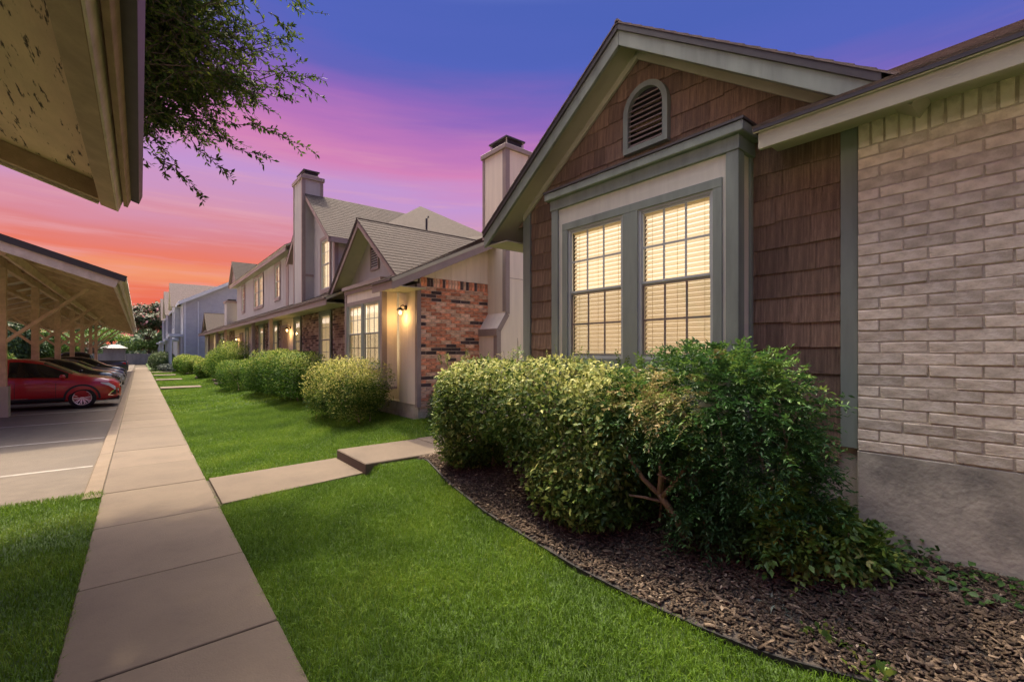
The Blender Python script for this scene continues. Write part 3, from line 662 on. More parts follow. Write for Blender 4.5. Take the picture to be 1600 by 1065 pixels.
# ---- bay with gable, used for the near and the far bay
def bay(parent, x, xw, y0, y1, zb, zw0, zw1, apex, rx, half, slope, detail, wall_m):
    yc = (y0+y1)/2; B = part('bay', parent, (x+.2,yc,zb)); g = lambda y: apex-slope*abs(y-yc)
    wm = .10; jam = .10; mul = .13; W = (y1-y0-2*wm-2*jam-mul)/2
    ws = [(y0+wm+jam, y0+wm+jam+W), (y1-wm-jam-W, y1-wm-jam)]
    for a, b in ((y0+.012,ws[0][0]),(ws[0][1],ws[1][0]),(ws[1][1],y1-.012)): box('bay_wall',wall_m,B,x,x+.06,a,b,zb,zw1+.32)
    for a, b in ws:
        box('bay_wall',wall_m,B,x,x+.06,a,b,zw1,zw1+.32); box('bay_wall',wall_m,B,x,x+.06,a,b,zb,zw0)
    box('bay_side',wall_m,B,x+.001,xw+.03,y0+.013,y0+.05,zb,zw1+.32); box('bay_side',wall_m,B,x+.001,xw+.03,y1-.05,y1-.013,zb,zw1+.32)
    box('bay_floor','taupe',B,x,xw+.03,y0,y1,zb-.05,zb-.001)
    for a, b in ((y0,y0+wm),(y1-wm,y1)): box('corner_board','taupe',B,x-.022,x,a,b,zb-.05,zw1+.3)
    box('corner_board','taupe',B,x-.0215,x+.10,y0-.010,y0+.0125,zb-.05,zw1+.299); box('corner_board','taupe',B,x-.0215,x+.10,y1-.0125,y1+.010,zb-.05,zw1+.299)
    box('head_trim','taupe',B,x-.017,x,y0+wm+.012,y1-wm-.012,zw1,zw1+.09)
    for a, b in ((ws[0][0]-jam+.012,ws[0][0]),(ws[0][1],ws[1][0]),(ws[1][1],ws[1][1]+jam-.012)): box('jamb_trim','sage',B,x-.0165,x-.0005,a,b,zw0-.08,zw1-.0005)
    box('sill','taupe',B,x-.045,x,y0+.08,y1-.08,zw0-.13,zw0-.0805)
    box('frieze_board','taupe',B,x-.03,xw,y0-.015,y1+.015,zw1+.30,zw1+.41); box('cornice','taupe',B,x-.08,xw,y0-.07,y1+.07,zw1+.4105,zw1+.50)
    for a, b in ws: window(parent, x+.004, a, b, zw0, zw1, 3, 4, detail=detail, room='room')
    # gable
    gl = part('gable', parent, (xw,yc,zw1+.5)); zb2 = zw1+.45; hb = (apex-zb2)/slope
    MB().prism([(yc-hb,zb2),(yc+hb,zb2),(yc,apex-.1)], xw, xw+.1, lambda p,t: (t,p[0],p[1])).build('gable_wall','greyboard',gl)
    for s in (-1,1):
        roof_plane(parent, [(rx-.03,yc+s*half,g(yc+s*half)),(rx+.16,yc+s*half,g(yc+s*half)),(3.82+(apex-3.2)/.47,yc,apex),(rx-.03,yc,apex)], thick=.09, inset=0, deck=False); MB().hexa([(rx+.041,yc+s*half,g(yc+s*half)-.1),(xw+.02,yc+s*half,g(yc+s*half)-.1),(xw+.02,yc+s*.01,apex-.11),(rx+.041,yc+s*.01,apex-.11),(rx+.041,yc+s*half,g(yc+s*half)-.014),(xw+.02,yc+s*half,g(yc+s*half)-.014),(xw+.02,yc+s*.01,apex-.024),(rx+.041,yc+s*.01,apex-.024)]).build('soffit_board','soffit',gl)
        ya, yb = yc+s*.001, yc+s*(half-.02)
        MB().hexa([(rx,ya,g(ya)-.20),(rx+.04,ya,g(ya)-.20),(rx+.04,yb,g(yb)-.20),(rx,yb,g(yb)-.20),(rx,ya,g(ya)-.06),(rx+.04,ya,g(ya)-.06),(rx+.04,yb,g(yb)-.06),(rx,yb,g(yb)-.06)]).build('rake_board','taupe',gl)
        MB().hexa([(rx-.02,ya,g(ya)-.062),(rx+.03,ya,g(ya)-.062),(rx+.03,yb,g(yb)-.062),(rx-.02,yb,g(yb)-.062),(rx-.02,ya,g(ya)-.005),(rx+.03,ya,g(ya)-.005),(rx+.03,yb,g(yb)-.005),(rx-.02,yb,g(yb)-.005)]).build('shingle_mould','drip',gl)
    MB().tube([(rx-.03,yc,apex+.0),(3.82+(apex-3.2)/.47,yc,apex+.0)], .028, 6).build('ridge_cap','roof',gl)
    # square louvre vent
    vz0, vz1, vw = apex-1.15, apex-.62, .21
    mb = MB(); xx = xw-.035
    for a, b, c, d in ((yc-vw-.05,yc-vw,vz0-.05,vz1+.05),(yc+vw,yc+vw+.05,vz0-.05,vz1+.05),(yc-vw,yc+vw,vz0-.05,vz0),(yc-vw,yc+vw,vz1,vz1+.05)): mb.box(xx,xw,a,b,c,d)
    mb.build('vent_frame','taupe',gl); box('vent_back','dark',gl,xw-.006,xw-.002,yc-vw,yc+vw,vz0,vz1)
    z = vz0+.01
    while z < vz1-.03:
        MB().hexa([(xx+.006,yc-vw,z),(xx+.012,yc-vw,z-.003),(xx+.012,yc+vw,z-.003),(xx+.006,yc+vw,z),(xx+.026,yc-vw,z+.036),(xx+.030,yc-vw,z+.032),(xx+.030,yc+vw,z+.032),(xx+.026,yc+vw,z+.036)]).build('louvre','greyboard',gl); z += .062
    return B
bay(H2, 4.18, 4.5, 9.67, 12.02, .95, 1.45, 2.90, 4.95, 4.06, 2.18, .75, True, 'creamside')
bay(H2, 4.18, 4.5, 43.1, 45.3, .95, 1.45, 2.90, 4.82, 4.02, 2.1, .75, False, 'creamside')
# ---- ground-floor front wall: brick stretches, windows, entry
def front(a, b, holes, m='brickmix'):
    brick_stuff(H2, lambda u,z,d: (4.655-d-.02,u,z), a, b, .60, 3.08, m=m, holes=holes)
wins = [(14.60,15.60),(18.05,18.85),(21.65,22.45),(24.55,25.5),(28.5,29.3),(38.4,39.4)]
fronts = [(12.05,18.0),(20.9,27.2),(33.2,35.6),(37.3,42.9)]
for a, b in fronts:
    front(a, b, [(w0-.1,w1+.1,1.2,3.02) for w0, w1 in wins]); holed('front_wall','mortar',H2,4.636,4.70,a,b,.6,3.2,[(w0,w1,1.3,2.93) for w0, w1 in wins])
for a, b in ((18.0,20.9),(27.2,33.2),(35.6,37.3)): holed('siding_board','creamside',H2,4.61,4.66,a,b,.6,3.2,[(w0,w1,1.3,2.93) for w0, w1 in wins])
for i, (a, b) in enumerate(wins):
    w = window(H2, 4.60, a, b, 1.30, 2.93, 2, 4, detail=False, room='roomdim', blind=False)
    o = MB(); o.box(4.575,4.60,a-.12,a,1.18,3.05).box(4.575,4.60,b,b+.12,1.18,3.05).box(4.5755,4.60,a,b,2.93,3.05).box(4.56,4.60,a,b,1.18,1.30)
    o.build('window_trim','sage',H2)
    c = MB()
    for k in range(26):                                    # curtain folds
        y = a+.03+(b-a-.06)*k/26; y2 = a+.03+(b-a-.06)*(k+1)/26
        c.add([(4.66,y,1.33),(4.68,(y+y2)/2,1.33),(4.66,y2,1.33),(4.66,y2,2.9),(4.68,(y+y2)/2,2.9),(4.66,y,2.9)], [(0,1,4,5),(1,2,3,4)])
    c.build('curtain','slat',H2)
for a in (20.0,23.55,32.3,36.1):                            # porch posts
    box('porch_post','taupe',H2,3.95,4.08,a,a+.13,.25,3.05)
for y in (19.95,30.2,35.9):
    D = part('front_door', H2, (4.6,y+.45,.62)); box('door_leaf','woodb',D,4.575,4.609,y,y+.9,.62,2.72)
    for k in range(2):
        for j in range(3): box('door_panel','woodb',D,4.565,4.575,y+.1+k*.4,y+.4+k*.4,.78+j*.64,1.28+j*.64)
    mb = MB().lathe([(.0,-.05),(.028,-.045),(.03,-.02),(.012,0)], (4.573,y+.83,1.6), 'x', 10); mb.build('door_knob','chrome',D)
    mb = MB(); mb.box(4.57,4.609,y-.1,y,.62,2.82).box(4.57,4.609,y+.9,y+1.0,.62,2.82).box(4.571,4.609,y,y+.9,2.72,2.82); mb.build('door_frame','taupe',D)
# ---- upper storey
UX = 4.75
UW = [(15.05,15.92,3.80,5.42),(21.84,22.69,4.12,5.55),(25.35,26.35,4.05,5.55),(26.6,27.6,4.05,5.55),(30.46,31.32,4.12,5.55)]
box('upper_wall','greyboard',H2,UX+.15,10.5,14.61,19.2,3.3,5.42); box('upper_wall','greyboard',H2,UX+.15,10.5,19.2,33.2,3.3,5.72); holed('upper_wall','greyboard',H2,UX,UX+.05,14.61,19.2,3.3,5.44,UW); holed('upper_wall','greyboard',H2,UX,UX+.05,19.2,33.2,3.3,5.72,UW); box('upper_wall','greyboard',H2,UX+.001,10.4,14.6,14.609,3.3,5.42)
mb = MB(); y = 14.62
while y < 33.1:
    zt_ = 5.70 if y > 19 else 5.43; zz = [(3.35,zt_)]
    for h in UW:
        if y+.30 > h[0] and y < h[1]: zz = [(3.35,h[2]-.02),(min(h[3]+.02,zt_-.005),zt_)]
    for z0, z1 in zz: mb.box(UX-.012,UX-.001,y+.008,y+.292,z0,z1)
    y += .30
x = 4.78
while x < 10.3: mb.box(x+.008,x+.392,14.588,14.601,3.35,5.4); x += .40
mb.build('siding_boards','greyboard',H2)['kind'] = 'stuff'
box('corner_board','taupe',H2,UX-.03,UX+.09,14.565,14.598,3.4,5.35); box('corner_board','taupe',H2,UX-.034,UX-.013,14.57,14.70,3.4,5.35)
box('corner_board','taupe',H2,UX-.03,UX-.0125,20.3,20.75,3.6,5.68)
# cross gable over the near end
rz2 = lambda y: 7.28-.77*abs(y-16.9)
MB().prism([(14.6,5.4),(19.2,5.4),(16.9,7.17)], UX, UX+.2, lambda p,t: (t,p[0],p[1])).build('gable_wall','greyboard',H2)
for s in (-1,1):
    roof_plane(H2, [(4.44,16.9+s*2.62,rz2(16.9+2.62)),(9.4,16.9+s*2.62,rz2(16.9+2.62)),(9.4,16.9,7.28),(4.44,16.9,7.28)], thick=.12, under='taupe', inset=.06)
    a, b = 16.9+s*.01, 16.9+s*2.60
    MB().hexa([(4.45,a,rz2(a)-.2),(4.49,a,rz2(a)-.2),(4.49,b,rz2(b)-.2),(4.45,b,rz2(b)-.2),(4.45,a,rz2(a)-.01),(4.49,a,rz2(a)-.01),(4.49,b,rz2(b)-.01),(4.45,b,rz2(b)-.01)]).build('rake_board','taupe',H2)
box('fascia','taupe',H2,4.5,9.3,14.27,14.30,5.10,5.26)
# hip roof behind
def facet(ps): 
    mb = MB(); mb.add(ps, [tuple(range(len(ps)))]); return mb.build('hip_roof','roof',H2)
Aa = (8.2,15.5,7.22); Bb = (8.2,11.2,5.27); Cc = (8.3,8.6,5.27); Dd = (8.2,23,7.22)
facet([Bb,Aa,(5.2,15.5,5.2),(5.2,11.2,sh(5.2)+.02)]); facet([Aa,Dd,(5.2,23,5.2),(5.2,15.5,5.2)])
facet([Aa,Bb,(12,11.6,4.0),(12,15.5,5.2)]); facet([Bb,Cc,(12,8.6,3.5),(12,11.6,3.6)])
MB().tube([(7.2,13.2,5.4),(7.2,13.2,6.05),(7.27,13.2,6.12)], .035, 8).build('vent_pipe','dark',H2)
# chimney on the long front
C2 = part('chimney', H2, (4.7,17.4,3.3))
box('chase','greyboard',C2,4.36,5.05,16.84,18.0,3.2,7.80)
for x, y in ((4.36,16.84),(4.36,17.9),(4.96,16.84)): box('corner_board','taupe',C2,x-.015 if x < 4.5 else x,x+.10,y-.015,y+.11,3.2,7.76)
box('band','taupe',C2,4.344,5.05,16.824,16.838,4.36,4.44)
box('cap','taupe',C2,4.31,5.10,16.79,18.05,7.76,7.88)
box('flue_screen','dark',C2,4.48,4.93,17.02,17.82,7.98,8.10); box('flue_skirt','soffit',C2,4.45,4.96,16.98,17.86,7.88,7.98); box('flue_lid','drip',C2,4.43,4.98,16.96,17.88,8.10,8.14)
# long upper eave and roof
box('fascia','taupe',H2,4.38,4.42,19.3,33.6,5.66,5.86); box('soffit_board','soffit',H2,4.42,4.76,19.3,33.5,5.70,5.715)
roof_plane(H2, [(4.35,19.2,5.88),(4.35,33.6,5.88),(8.2,33.6,7.9),(8.2,19.2,7.9)], thick=.06)
box('upper_end_wall','greyboard',H2,4.76,10,33.201,33.24,3.3,5.72)
for a, b, z0, z1 in UW:
    window(H2, UX-.03, a, b, z0, z1, 3 if a < 16 else 2, 4, detail=False, blind=a<16, room='room' if a < 16 else 'roomdim')
    o = MB(); o.box(UX-.045,UX-.013,a-.12,a,z0-.14,z1+.12).box(UX-.045,UX-.013,b,b+.12,z0-.14,z1+.12).box(UX-.0455,UX-.013,a,b,z1,z1+.12).box(UX-.06,UX-.013,a,b,z0-.14,z0)
    o.build('window_trim','taupe',H2)
# small front dormer gable at the far end
g3 = lambda y: 7.25-.95*abs(y-32.6)
MB().prism([(31.2,5.85),(34.0,5.85),(32.6,7.15)], 4.5, 4.6, lambda p,t: (t,p[0],p[1])).build('dormer_wall','taupe',H2)
for s in (-1,1): roof_plane(H2, [(4.36,32.6+s*1.5,g3(34.1)),(7.6,32.6+s*1.5,g3(34.1)),(7.6,32.6,7.25),(4.36,32.6,7.25)], thick=.08, under='taupe', name='dormer_roof')
C3 = part('chimney', H2, (4.6,34.6,3.3)); box('chase','greyboard',C3,4.3,4.95,34.2,35.2,3.2,4.85); box('cap','taupe',C3,4.24,5.01,34.14,35.26,4.85,4.98); box('flue_lid','dark',C3,4.4,4.85,34.4,35.0,4.98,5.10)

# ------------------------------------------------------------------ wall lanterns (lit)
def lantern(x, y, z, label, power, big=True):
    t = empty('wall_lantern', (x,y,z), label, 'lamp', 'lit wall lanterns on the townhouse front')
    MB().lathe([(.0,-.022),(.055,-.02),(.06,0)], (x,y,z+.1), 'x', 14).build('backplate','dark',t)
    MB().tube([(x-.01,y,z+.11),(x-.07,y,z+.15),(x-.13,y,z+.13),(x-.14,y,z+.09)], .011, 7).build('arm','dark',t)
    MB().lathe([(.0,.10),(.025,.095),(.075,.055),(.085,.04),(.08,.035),(.0,.03)], (x-.14,y,z), 'z', 14).build('cap','dark',t)
    MB().lathe([(.060,.035),(.070,-.01),(.058,-.07),(.035,-.10),(.0,-.105)], (x-.14,y,z), 'z', 14).build('globe','glass',t,smooth=True)
    MB().lathe([(.0,.03),(.022,.01),(.030,-.02),(.020,-.05),(.0,-.055)], (x-.14,y,z), 'z', 10).build('bulb','bulb',t,smooth=True)
    l = bpy.data.lights.new('lantern_light','POINT'); l.energy = power; l.color = (1.0,.60,.24); l.shadow_soft_size = .05
    lo = bpy.data.objects.new('lantern_light', l); col.objects.link(lo); lo.parent = t; lo.location = (-.17,0,-.13)
lantern(4.58,9.33,2.62,'lit lantern on the cream porch wall beside the red brick corner',1.5)
lantern(4.61,19.45,2.58,'lit lantern beside the front door under the long eave',1.5)
lantern(4.61,31.6,2.46,'lit lantern farther along the eave behind the tall shrub',1.5)
lantern(4.61,36.9,2.40,'farthest small lit lantern under the townhouse eave',1.1)

# ------------------------------------------------------------------ blue-grey building at the end
H3 = empty('blue_house', (5.5,58,.1), 'blue-grey two-storey apartment building beyond the townhouse row', 'building')
BXx, BY = 2.95, 49.0; eave = 6.15
box('wall','blue',H3,BXx,13,BY,86,0,eave)
MB().prism([(BXx,eave),(13,eave),(8,eave+2.75)], BY, BY+.2, lambda p,t: (p[0],t,p[1])).build('gable_wall','blue',H3)
mb = MB(); z = .6
while z < 8.7:
    x0 = BXx+.02 if z < eave-.05 else BXx+(z-eave)/.545+.25
    if 13-x0 > 6: mb.hexa([(x0,BY-.035,z),(8.2,BY-.035,z),(8.2,BY,z),(x0,BY,z),(x0,BY-.008,z+.24),(8.2,BY-.008,z+.24),(8.2,BY,z+.24),(x0,BY,z+.24)])
    z += .25
mb.build('lap_siding','blue',H3)['kind'] = 'stuff'
roof_plane(H3, [(BXx-.35,BY-.35,eave-.1),(BXx-.35,86,eave-.1),(8,86,eave+2.85),(8,BY-.35,eave+2.85)], 'roof_near', thick=.1, expo=.3)
bar('rake_board','bluetrim',H3,(BXx-.35,BY-.36,eave-.25),(8,BY-.36,eave+2.7),.04,.26)
box('fascia','bluetrim',H3,BXx-.39,BXx-.35,BY-.35,86,eave-.32,eave-.08)
box('corner_board','bluetrim',H3,BXx-.03,BXx+.16,BY-.06,BY-.036,.1,eave); box('corner_board','bluetrim',H3,BXx-.03,BXx-.001,BY-.06,BY+.16,.1,eave)
bar('downspout','bluetrim',H3,(BXx+1.05,BY-.09,.3),(BXx+1.05,BY-.09,eave),.09,.07,(0,1,0))
for i, (a, b, zt) in enumerate(((53,57.5,8.35),(66,72,8.9),(78,84,9.1))):
    yc = (a+b)/2; B3 = part('front_bay', H3, (2.7,yc,0)); xf = BXx-.45
    box('bay_wall','blue',B3,xf,BXx,a,b,2.9,eave-.1)
    MB().prism([(a,eave-.1),(b,eave-.1),(yc,zt-.15)], xf, xf+.12, lambda p,t: (t,p[0],p[1])).build('bay_gable','blue',B3)
    for s, e in ((1,b+.3),(-1,a-.3)): roof_plane(H3, [(xf-.3,e,eave-.25),(7,e,eave-.25),(7,yc,zt),(xf-.3,yc,zt)], 'roof_near', thick=.08, expo=.3, name='bay_roof')
    for y in (a+.1,b-.2): box('porch_post','bluetrim',B3,xf-.55,xf-.40,y,y+.15,0,2.9)
    box('porch_roof','bluetrim',B3,xf-.7,BXx,a-.1,b+.1,2.70,2.90)
    for y in (a+.9,b-1.9):
        o = box('window','carglass',B3,xf-.02,xf-.001,y,y+1.0,3.9,5.5)
        mb = MB(); mb.box(xf-.04,xf-.0005,y-.1,y,3.8,5.6).box(xf-.04,xf-.0005,y+1,y+1.1,3.8,5.6).box(xf-.04,xf-.0005,y,y+1,5.5,5.6).box(xf-.04,xf-.0005,y,y+1,3.8,3.9); mb.build('window_frame','bluetrim',B3)
    box('entry_door','bluetrim',B3,BXx-.03,BXx-.001,yc-.5,yc+.5,.2,2.3)
P3 = part('porch', H3, (2.4,50.3,0))
box('porch_roof','bluetrim',P3,1.95,2.94,49.2,51.8,3.0,3.25)
for x in (2.0,2.75):
    for y in (49.3,51.6): box('porch_post','bluetrim',P3,x,x+.14,y,y+.14,0,3.0)
# ------------------------------------------------------------------ carports
def peelmat():
    m = mat('peeling_plywood', (.58,.42,.28), .8, .2, 3, .3, 40, stretch=(1,.35,1)); t = m.node_tree; n = t.nodes; l = t.links.new
    b = n['Principled BSDF']; src = b.inputs['Base Color'].links[0].from_socket
    tc = n.new('ShaderNodeTexCoord'); mp_ = n.new('ShaderNodeMapping'); mp_.inputs['Scale'].default_value = (26,3.2,26); mp_.inputs['Rotation'].default_value = (0,0,R(20))
    no = n.new('ShaderNodeTexNoise'); no.inputs['Scale'].default_value = 1.0; no.inputs['Detail'].default_value = 6; no.inputs['Roughness'].default_value = .6
    mr = n.new('ShaderNodeMapRange'); mr.inputs['From Min'].default_value = .585; mr.inputs['From Max'].default_value = .64
    mx = n.new('ShaderNodeMix'); mx.data_type = 'RGBA'; mx.inputs['B'].default_value = (.05,.03,.02,1)
    l(tc.outputs['Object'], mp_.inputs[0]); l(mp_.outputs[0], no.inputs['Vector']); l(no.outputs['Fac'], mr.inputs[0]); l(mr.outputs[0], mx.inputs['Factor']); l(src, mx.inputs['A']); l(mx.outputs['Result'], b.inputs['Base Color']); return m
M['peel'] = peelmat()
def carport(label, xe, ze, ya, yb, posts, near, endb):
    T = empty('carport', (-3.05,(ya+yb)/2,-.12), label, 'carport')
    rx = -3.05; nrm = math.hypot(1,.34)
    for sgn in (1,-1):
        half = xe-rx
        def P(s, t, y, sgn=sgn):     # s along the slope from the eave (negative = uphill), t = depth under the roof plane
            x = xe+(s*1-.34*t)/nrm; z = ze+(-.34*s-t)/nrm
            return ((x if sgn > 0 else 2*rx-x), y, z)
        top = -half*nrm
        def beam(name, m, s0, s1, t0, t1, y0, y1, bv=.004):
            MB().hexa([P(s0,t1,y0),P(s1,t1,y0),P(s1,t1,y1),P(s0,t1,y1),P(s0,t0,y0),P(s1,t0,y0),P(s1,t0,y1),P(s0,t0,y1)]).build(name, m, T, bevel=bv)
        # corrugated roof sheet
        n = int((yb-ya)/.048); V = []; F = []
        for k in range(n+1):
            y = ya+(yb-ya)*k/n; a = .011*math.cos(k*math.pi/2)
            V += [P(top,.012-a,y), P(.02 if not near else -.015,.012-a,y)]
            if k: F.append((2*k-2,2*k-1,2*k+1,2*k))
        mb = MB(); mb.add(V, F); mb.build('roof_sheet', 'deck', T, smooth=True)
        if near:
            beam('plywood_soffit','peel',top,-.25,.07,.085,ya,yb-.05,0)
            beam('edge_beam','woodb',-.30,-.153,.086,.284,ya,yb)
            beam('edge_face_board','woodw',-.1525,-.135,.075,.286,ya,yb-.002)
            beam('trim_board','woodb',-.115,-.075,.03,.20,ya,yb-.02)
            beam('drip_edge','drip',-.075,.0,.0,.10,ya,yb+.012,0)
            for y in (yb-.10, yb-4.9, yb-9.0): beam('rafter','woodb',top,-.301,.086,.27,y-.09,y,.004)
            beam('end_fascia','woodw',top,-.31,.086,.30,yb-.09,yb-.05)
        else:
            beam('edge_beam','woodw',-.20,-.12,.04,.27,ya+.1,yb-.1)
            beam('trim_board','woodw',-.10,-.06,.03,.20,ya,yb-.05)
            beam('front_drip_edge','drip',top,.02,-.02,.13,ya-.06,ya-.03,0)
            beam('front_fascia','woodw',top,-.10,.05,.34,ya-.028,ya+.02)
            beam('end_fascia','woodw',top,-.10,.05,.34,yb-.02,yb+.02)
            y = ya+2.6
            while y < yb-.5:
                beam('rafter','wood',top,-.201,.03,.21,y-.05,y+.05,.004); y += 2.05
            beam('purlin','wood',-2.15,-2.03,.211,.40,ya+.05,yb-.3)
        for py in posts:
            z0 = 2.0; q0 = Vector((rx+sgn*.05,py,z0)); x1, y1, z1 = P(-.95,.23,py); bar('knee_brace','wood',T,q0,(x1,y1,z1-.02),.09,.15,(0,1,0),.004)
    zr = ze+.34*(xe-rx)
    box('ridge_beam','wood',T,rx-.07,rx+.07,ya+.06,yb-.06,zr-.42,zr-.16,bevel=.005)
    for py in posts:
        p = box('post','wood',T,rx-.10,rx+.10,py-.10,py+.10,-.12,zr-.421,bevel=.008)
        if not near: box('post_base','soffit',p,rx-.15,rx+.15,py-.15,py+.15,-.12,.75)
    MB().tube([(rx,ya-.03,zr+.0),(rx,yb+.03,zr+.0)], .06, 8).build('ridge_cap','drip',T)
    return T
carport('near carport roof corner with peeling painted plywood soffit overhead', .022, 3.605, -4.5, 7.02, [5.4,-.6], True, True)
carport('long timber carport with tan posts and braces sheltering the parked cars', -.27, 3.60, 14.9, 57, [19.2,24.6,30.6,36.6,42.6,49.2,55], False, True)

# ------------------------------------------------------------------ cars
def paint(name, c, rough=.28): return mat(name, c, rough, .04, 3, coat=.6, spec=.5)
KINDS = {
 'crossover': dict(top=[(-2.18,.78),(-2.13,1.08),(-1.98,1.38),(-1.65,1.55),(-.95,1.625),(-.15,1.62),(.30,1.53),(.72,1.30),(1.02,1.115),(1.2,1.06),(1.7,.985),(2.0,.89),(2.12,.78),(2.18,.62)],
    belt=[(-2.18,.76),(-1.9,1.06),(-.3,1.02),(.9,.98),(1.2,.97),(1.9,.84),(2.18,.6)], bot=.23, w=.90, roofw=.62, wb=(1.235,-1.435), wr=.345, ws=(.98,.32), glass=(-1.72,.90)),
 'sedan': dict(top=[(-2.35,.72),(-2.30,.97),(-1.95,1.03),(-1.60,1.07),(-1.0,1.35),(-.45,1.45),(.1,1.44),(.5,1.33),(.85,1.14),(1.1,1.01),(1.35,.95),(1.95,.86),(2.22,.74),(2.35,.55)],
    belt=[(-2.35,.7),(-2.0,.97),(-.3,.94),(.9,.92),(1.3,.9),(2.0,.80),(2.35,.54)], bot=.20, w=.90, roofw=.60, wb=(1.42,-1.38), wr=.325, ws=(1.08,.42), glass=(-1.35,.95)),
 'hatch': dict(top=[(-2.05,.78),(-2.0,1.1),(-1.8,1.36),(-1.4,1.50),(-.6,1.56),(0,1.54),(.45,1.42),(.85,1.18),(1.1,1.05),(1.3,1.0),(1.7,.92),(1.95,.78),(2.05,.6)],
    belt=[(-2.05,.76),(-1.8,1.05),(-.3,1.0),(.9,.95),(1.3,.93),(1.8,.8),(2.05,.58)], bot=.22, w=.88, roofw=.60, wb=(1.2,-1.32), wr=.33, ws=(1.08,.40), glass=(-1.6,.92)),
 'pickup': dict(top=[(-2.85,.9),(-2.82,1.14),(-1.1,1.16),(-1.0,1.17),(-.86,1.72),(-.3,1.83),(.45,1.80),(.95,1.30),(1.15,1.19),(1.4,1.16),(2.3,1.10),(2.6,.95),(2.72,.62)],
    belt=[(-2.85,.88),(-2.8,1.12),(-.9,1.12),(.9,1.12),(1.3,1.10),(2.4,1.02),(2.72,.6)], bot=.35, w=.98, roofw=.70, wb=(1.75,-1.75), wr=.39, ws=(1.1,.52), glass=(-.84,.95)),
}
def interp(x, pts): return float(np.interp(x, [p[0] for p in pts], [p[1] for p in pts]))
def make_car(kind, body_m, label, loc, rot=0, detail=True):
    K = KINDS[kind]; T = empty('parked_'+{'pickup':'pickup'}.get(kind,'car'), (0,0,0), label, 'pickup' if kind == 'pickup' else 'car', 'cars parked under the carport')
    x0, x1 = K['top'][0][0], K['top'][-1][0]
    xs = np.unique(np.concatenate([np.linspace(x0, x1, 46), np.linspace(x1-.3,x1,6), np.linspace(x0,x0+.3,6)]))
    def sect(x):
        tp = interp(x, K['top']); tp = .25*interp(x-.05,K['top'])+.5*tp+.25*interp(x+.05,K['top']) if x0+.1 < x < x1-.1 else tp
        be = min(interp(x, K['belt']), tp-.015); e = (x-x0)/(x1-x0)
        w = K['w']*np.interp(e, [0,.02,.07,.16,.5,.84,.93,.975,1], [.74,.84,.93,.99,1,.985,.90,.80,.62])
        zb = K['bot']+np.interp(e, [0,.08,.9,1], [.14,0,0,.10])
        t = min(1, max(0, (tp-be)/.45)); rw = w*(.93-(.93-K['roofw']/K['w']*1.0)*t)
        ptsl = [(0,zb),(w*.86,zb),(w*.965,zb+.07),(w*.995,zb+.35*(be-zb)),(w,zb+.62*(be-zb)),(w*.985,be-.05),(w*.955,be),
                (w*.93+(rw-w*.93)*.52,be+(tp-be)*.5),(rw*1.0,be+(tp-be)*.86),(rw*.86,be+(tp-be)*.965),(rw*.5,be+(tp-be)*.993),(0,tp)]
        return ptsl
    S = [sect(x) for x in xs]; n = len(S[0]); ring = 2*n-2; V = []; F = []
    for x, s in zip(xs, S):
        V += [(x,-p[0],p[1]) for p in s]+[(x,p[0],p[1]) for p in s[-2:0:-1]]
    for i in range(len(xs)-1):
        for k in range(ring): F.append((i*ring+k,(i+1)*ring+k,(i+1)*ring+(k+1)%ring,i*ring+(k+1)%ring))
    F += [tuple(range(ring)), tuple(range((len(xs)-1)*ring,len(xs)*ring))[::-1]]
    mb = MB(); mb.add(V, F); body = mb.build('body', body_m, T, smooth=True, origin=(0,0,0))
    wr = K['wr']; cut = []
    for wx in K['wb']:
        c = MB().lathe([(0,-1.2),(wr*1.14,-1.2),(wr*1.14,-K['w']+.26),(0,-K['w']+.26)], (wx,0,wr), 'y', 28); c2 = MB().lathe([(0,K['w']-.26),(wr*1.14,K['w']-.26),(wr*1.14,1.2),(0,1.2)], (wx,0,wr), 'y', 28)
        for cc in (c, c2):
            o = cc.build('cutter','clad',None,origin=(0,0,0)); o.hide_render = True; cut.append(o)
            b = body.modifiers.new('b','BOOLEAN'); b.operation = 'DIFFERENCE'; b.object = o; b.solver = 'EXACT'
    dg = bpy.context.evaluated_depsgraph_get(); me = bpy.data.meshes.new_from_object(body.evaluated_get(dg)); body.modifiers.clear(); body.data = me
    for o in cut: bpy.data.objects.remove(o, do_unlink=True)
    def W(x, z):
        s = sect(x); ys = [p[0] for p in s[1:]]; zs = [p[1] for p in s[1:]]; return float(np.interp(z, zs, ys))
    def proj(name, m, outline, off, parent=T, sides=(-1,1), sub=1):
        """outline: list of (x, zlow, zhigh) stations laid on the flank"""
        for sd in sides:
            mb = MB(); rows = 4; vs = []
            for x, zl, zh in outline:
                for k in range(rows+1): z = zl+(zh-zl)*k/rows; vs.append((x, sd*(W(x,z)+off), z))
            fs = [(i*(rows+1)+k,(i+1)*(rows+1)+k,(i+1)*(rows+1)+k+1,i*(rows+1)+k+1) for i in range(len(outline)-1) for k in range(rows)]
            if sd > 0: fs = [f[::-1] for f in fs]
            mb.add(vs, fs); mb.build(name, m, parent, smooth=True)
    g0, g1 = K['glass']; bp = (g0+g1)/2-.05
    for a, b in ((g0,bp-.04),(bp+.04,g1)):
        st = []
        for x in np.linspace(a, b, 12):
            zl = interp(x,K['belt'])+.025; zh = max(zl+.005, sect(x)[8][1]-.01); st.append((x,zl,zh))
        proj('side_window','carglass',st,.006)
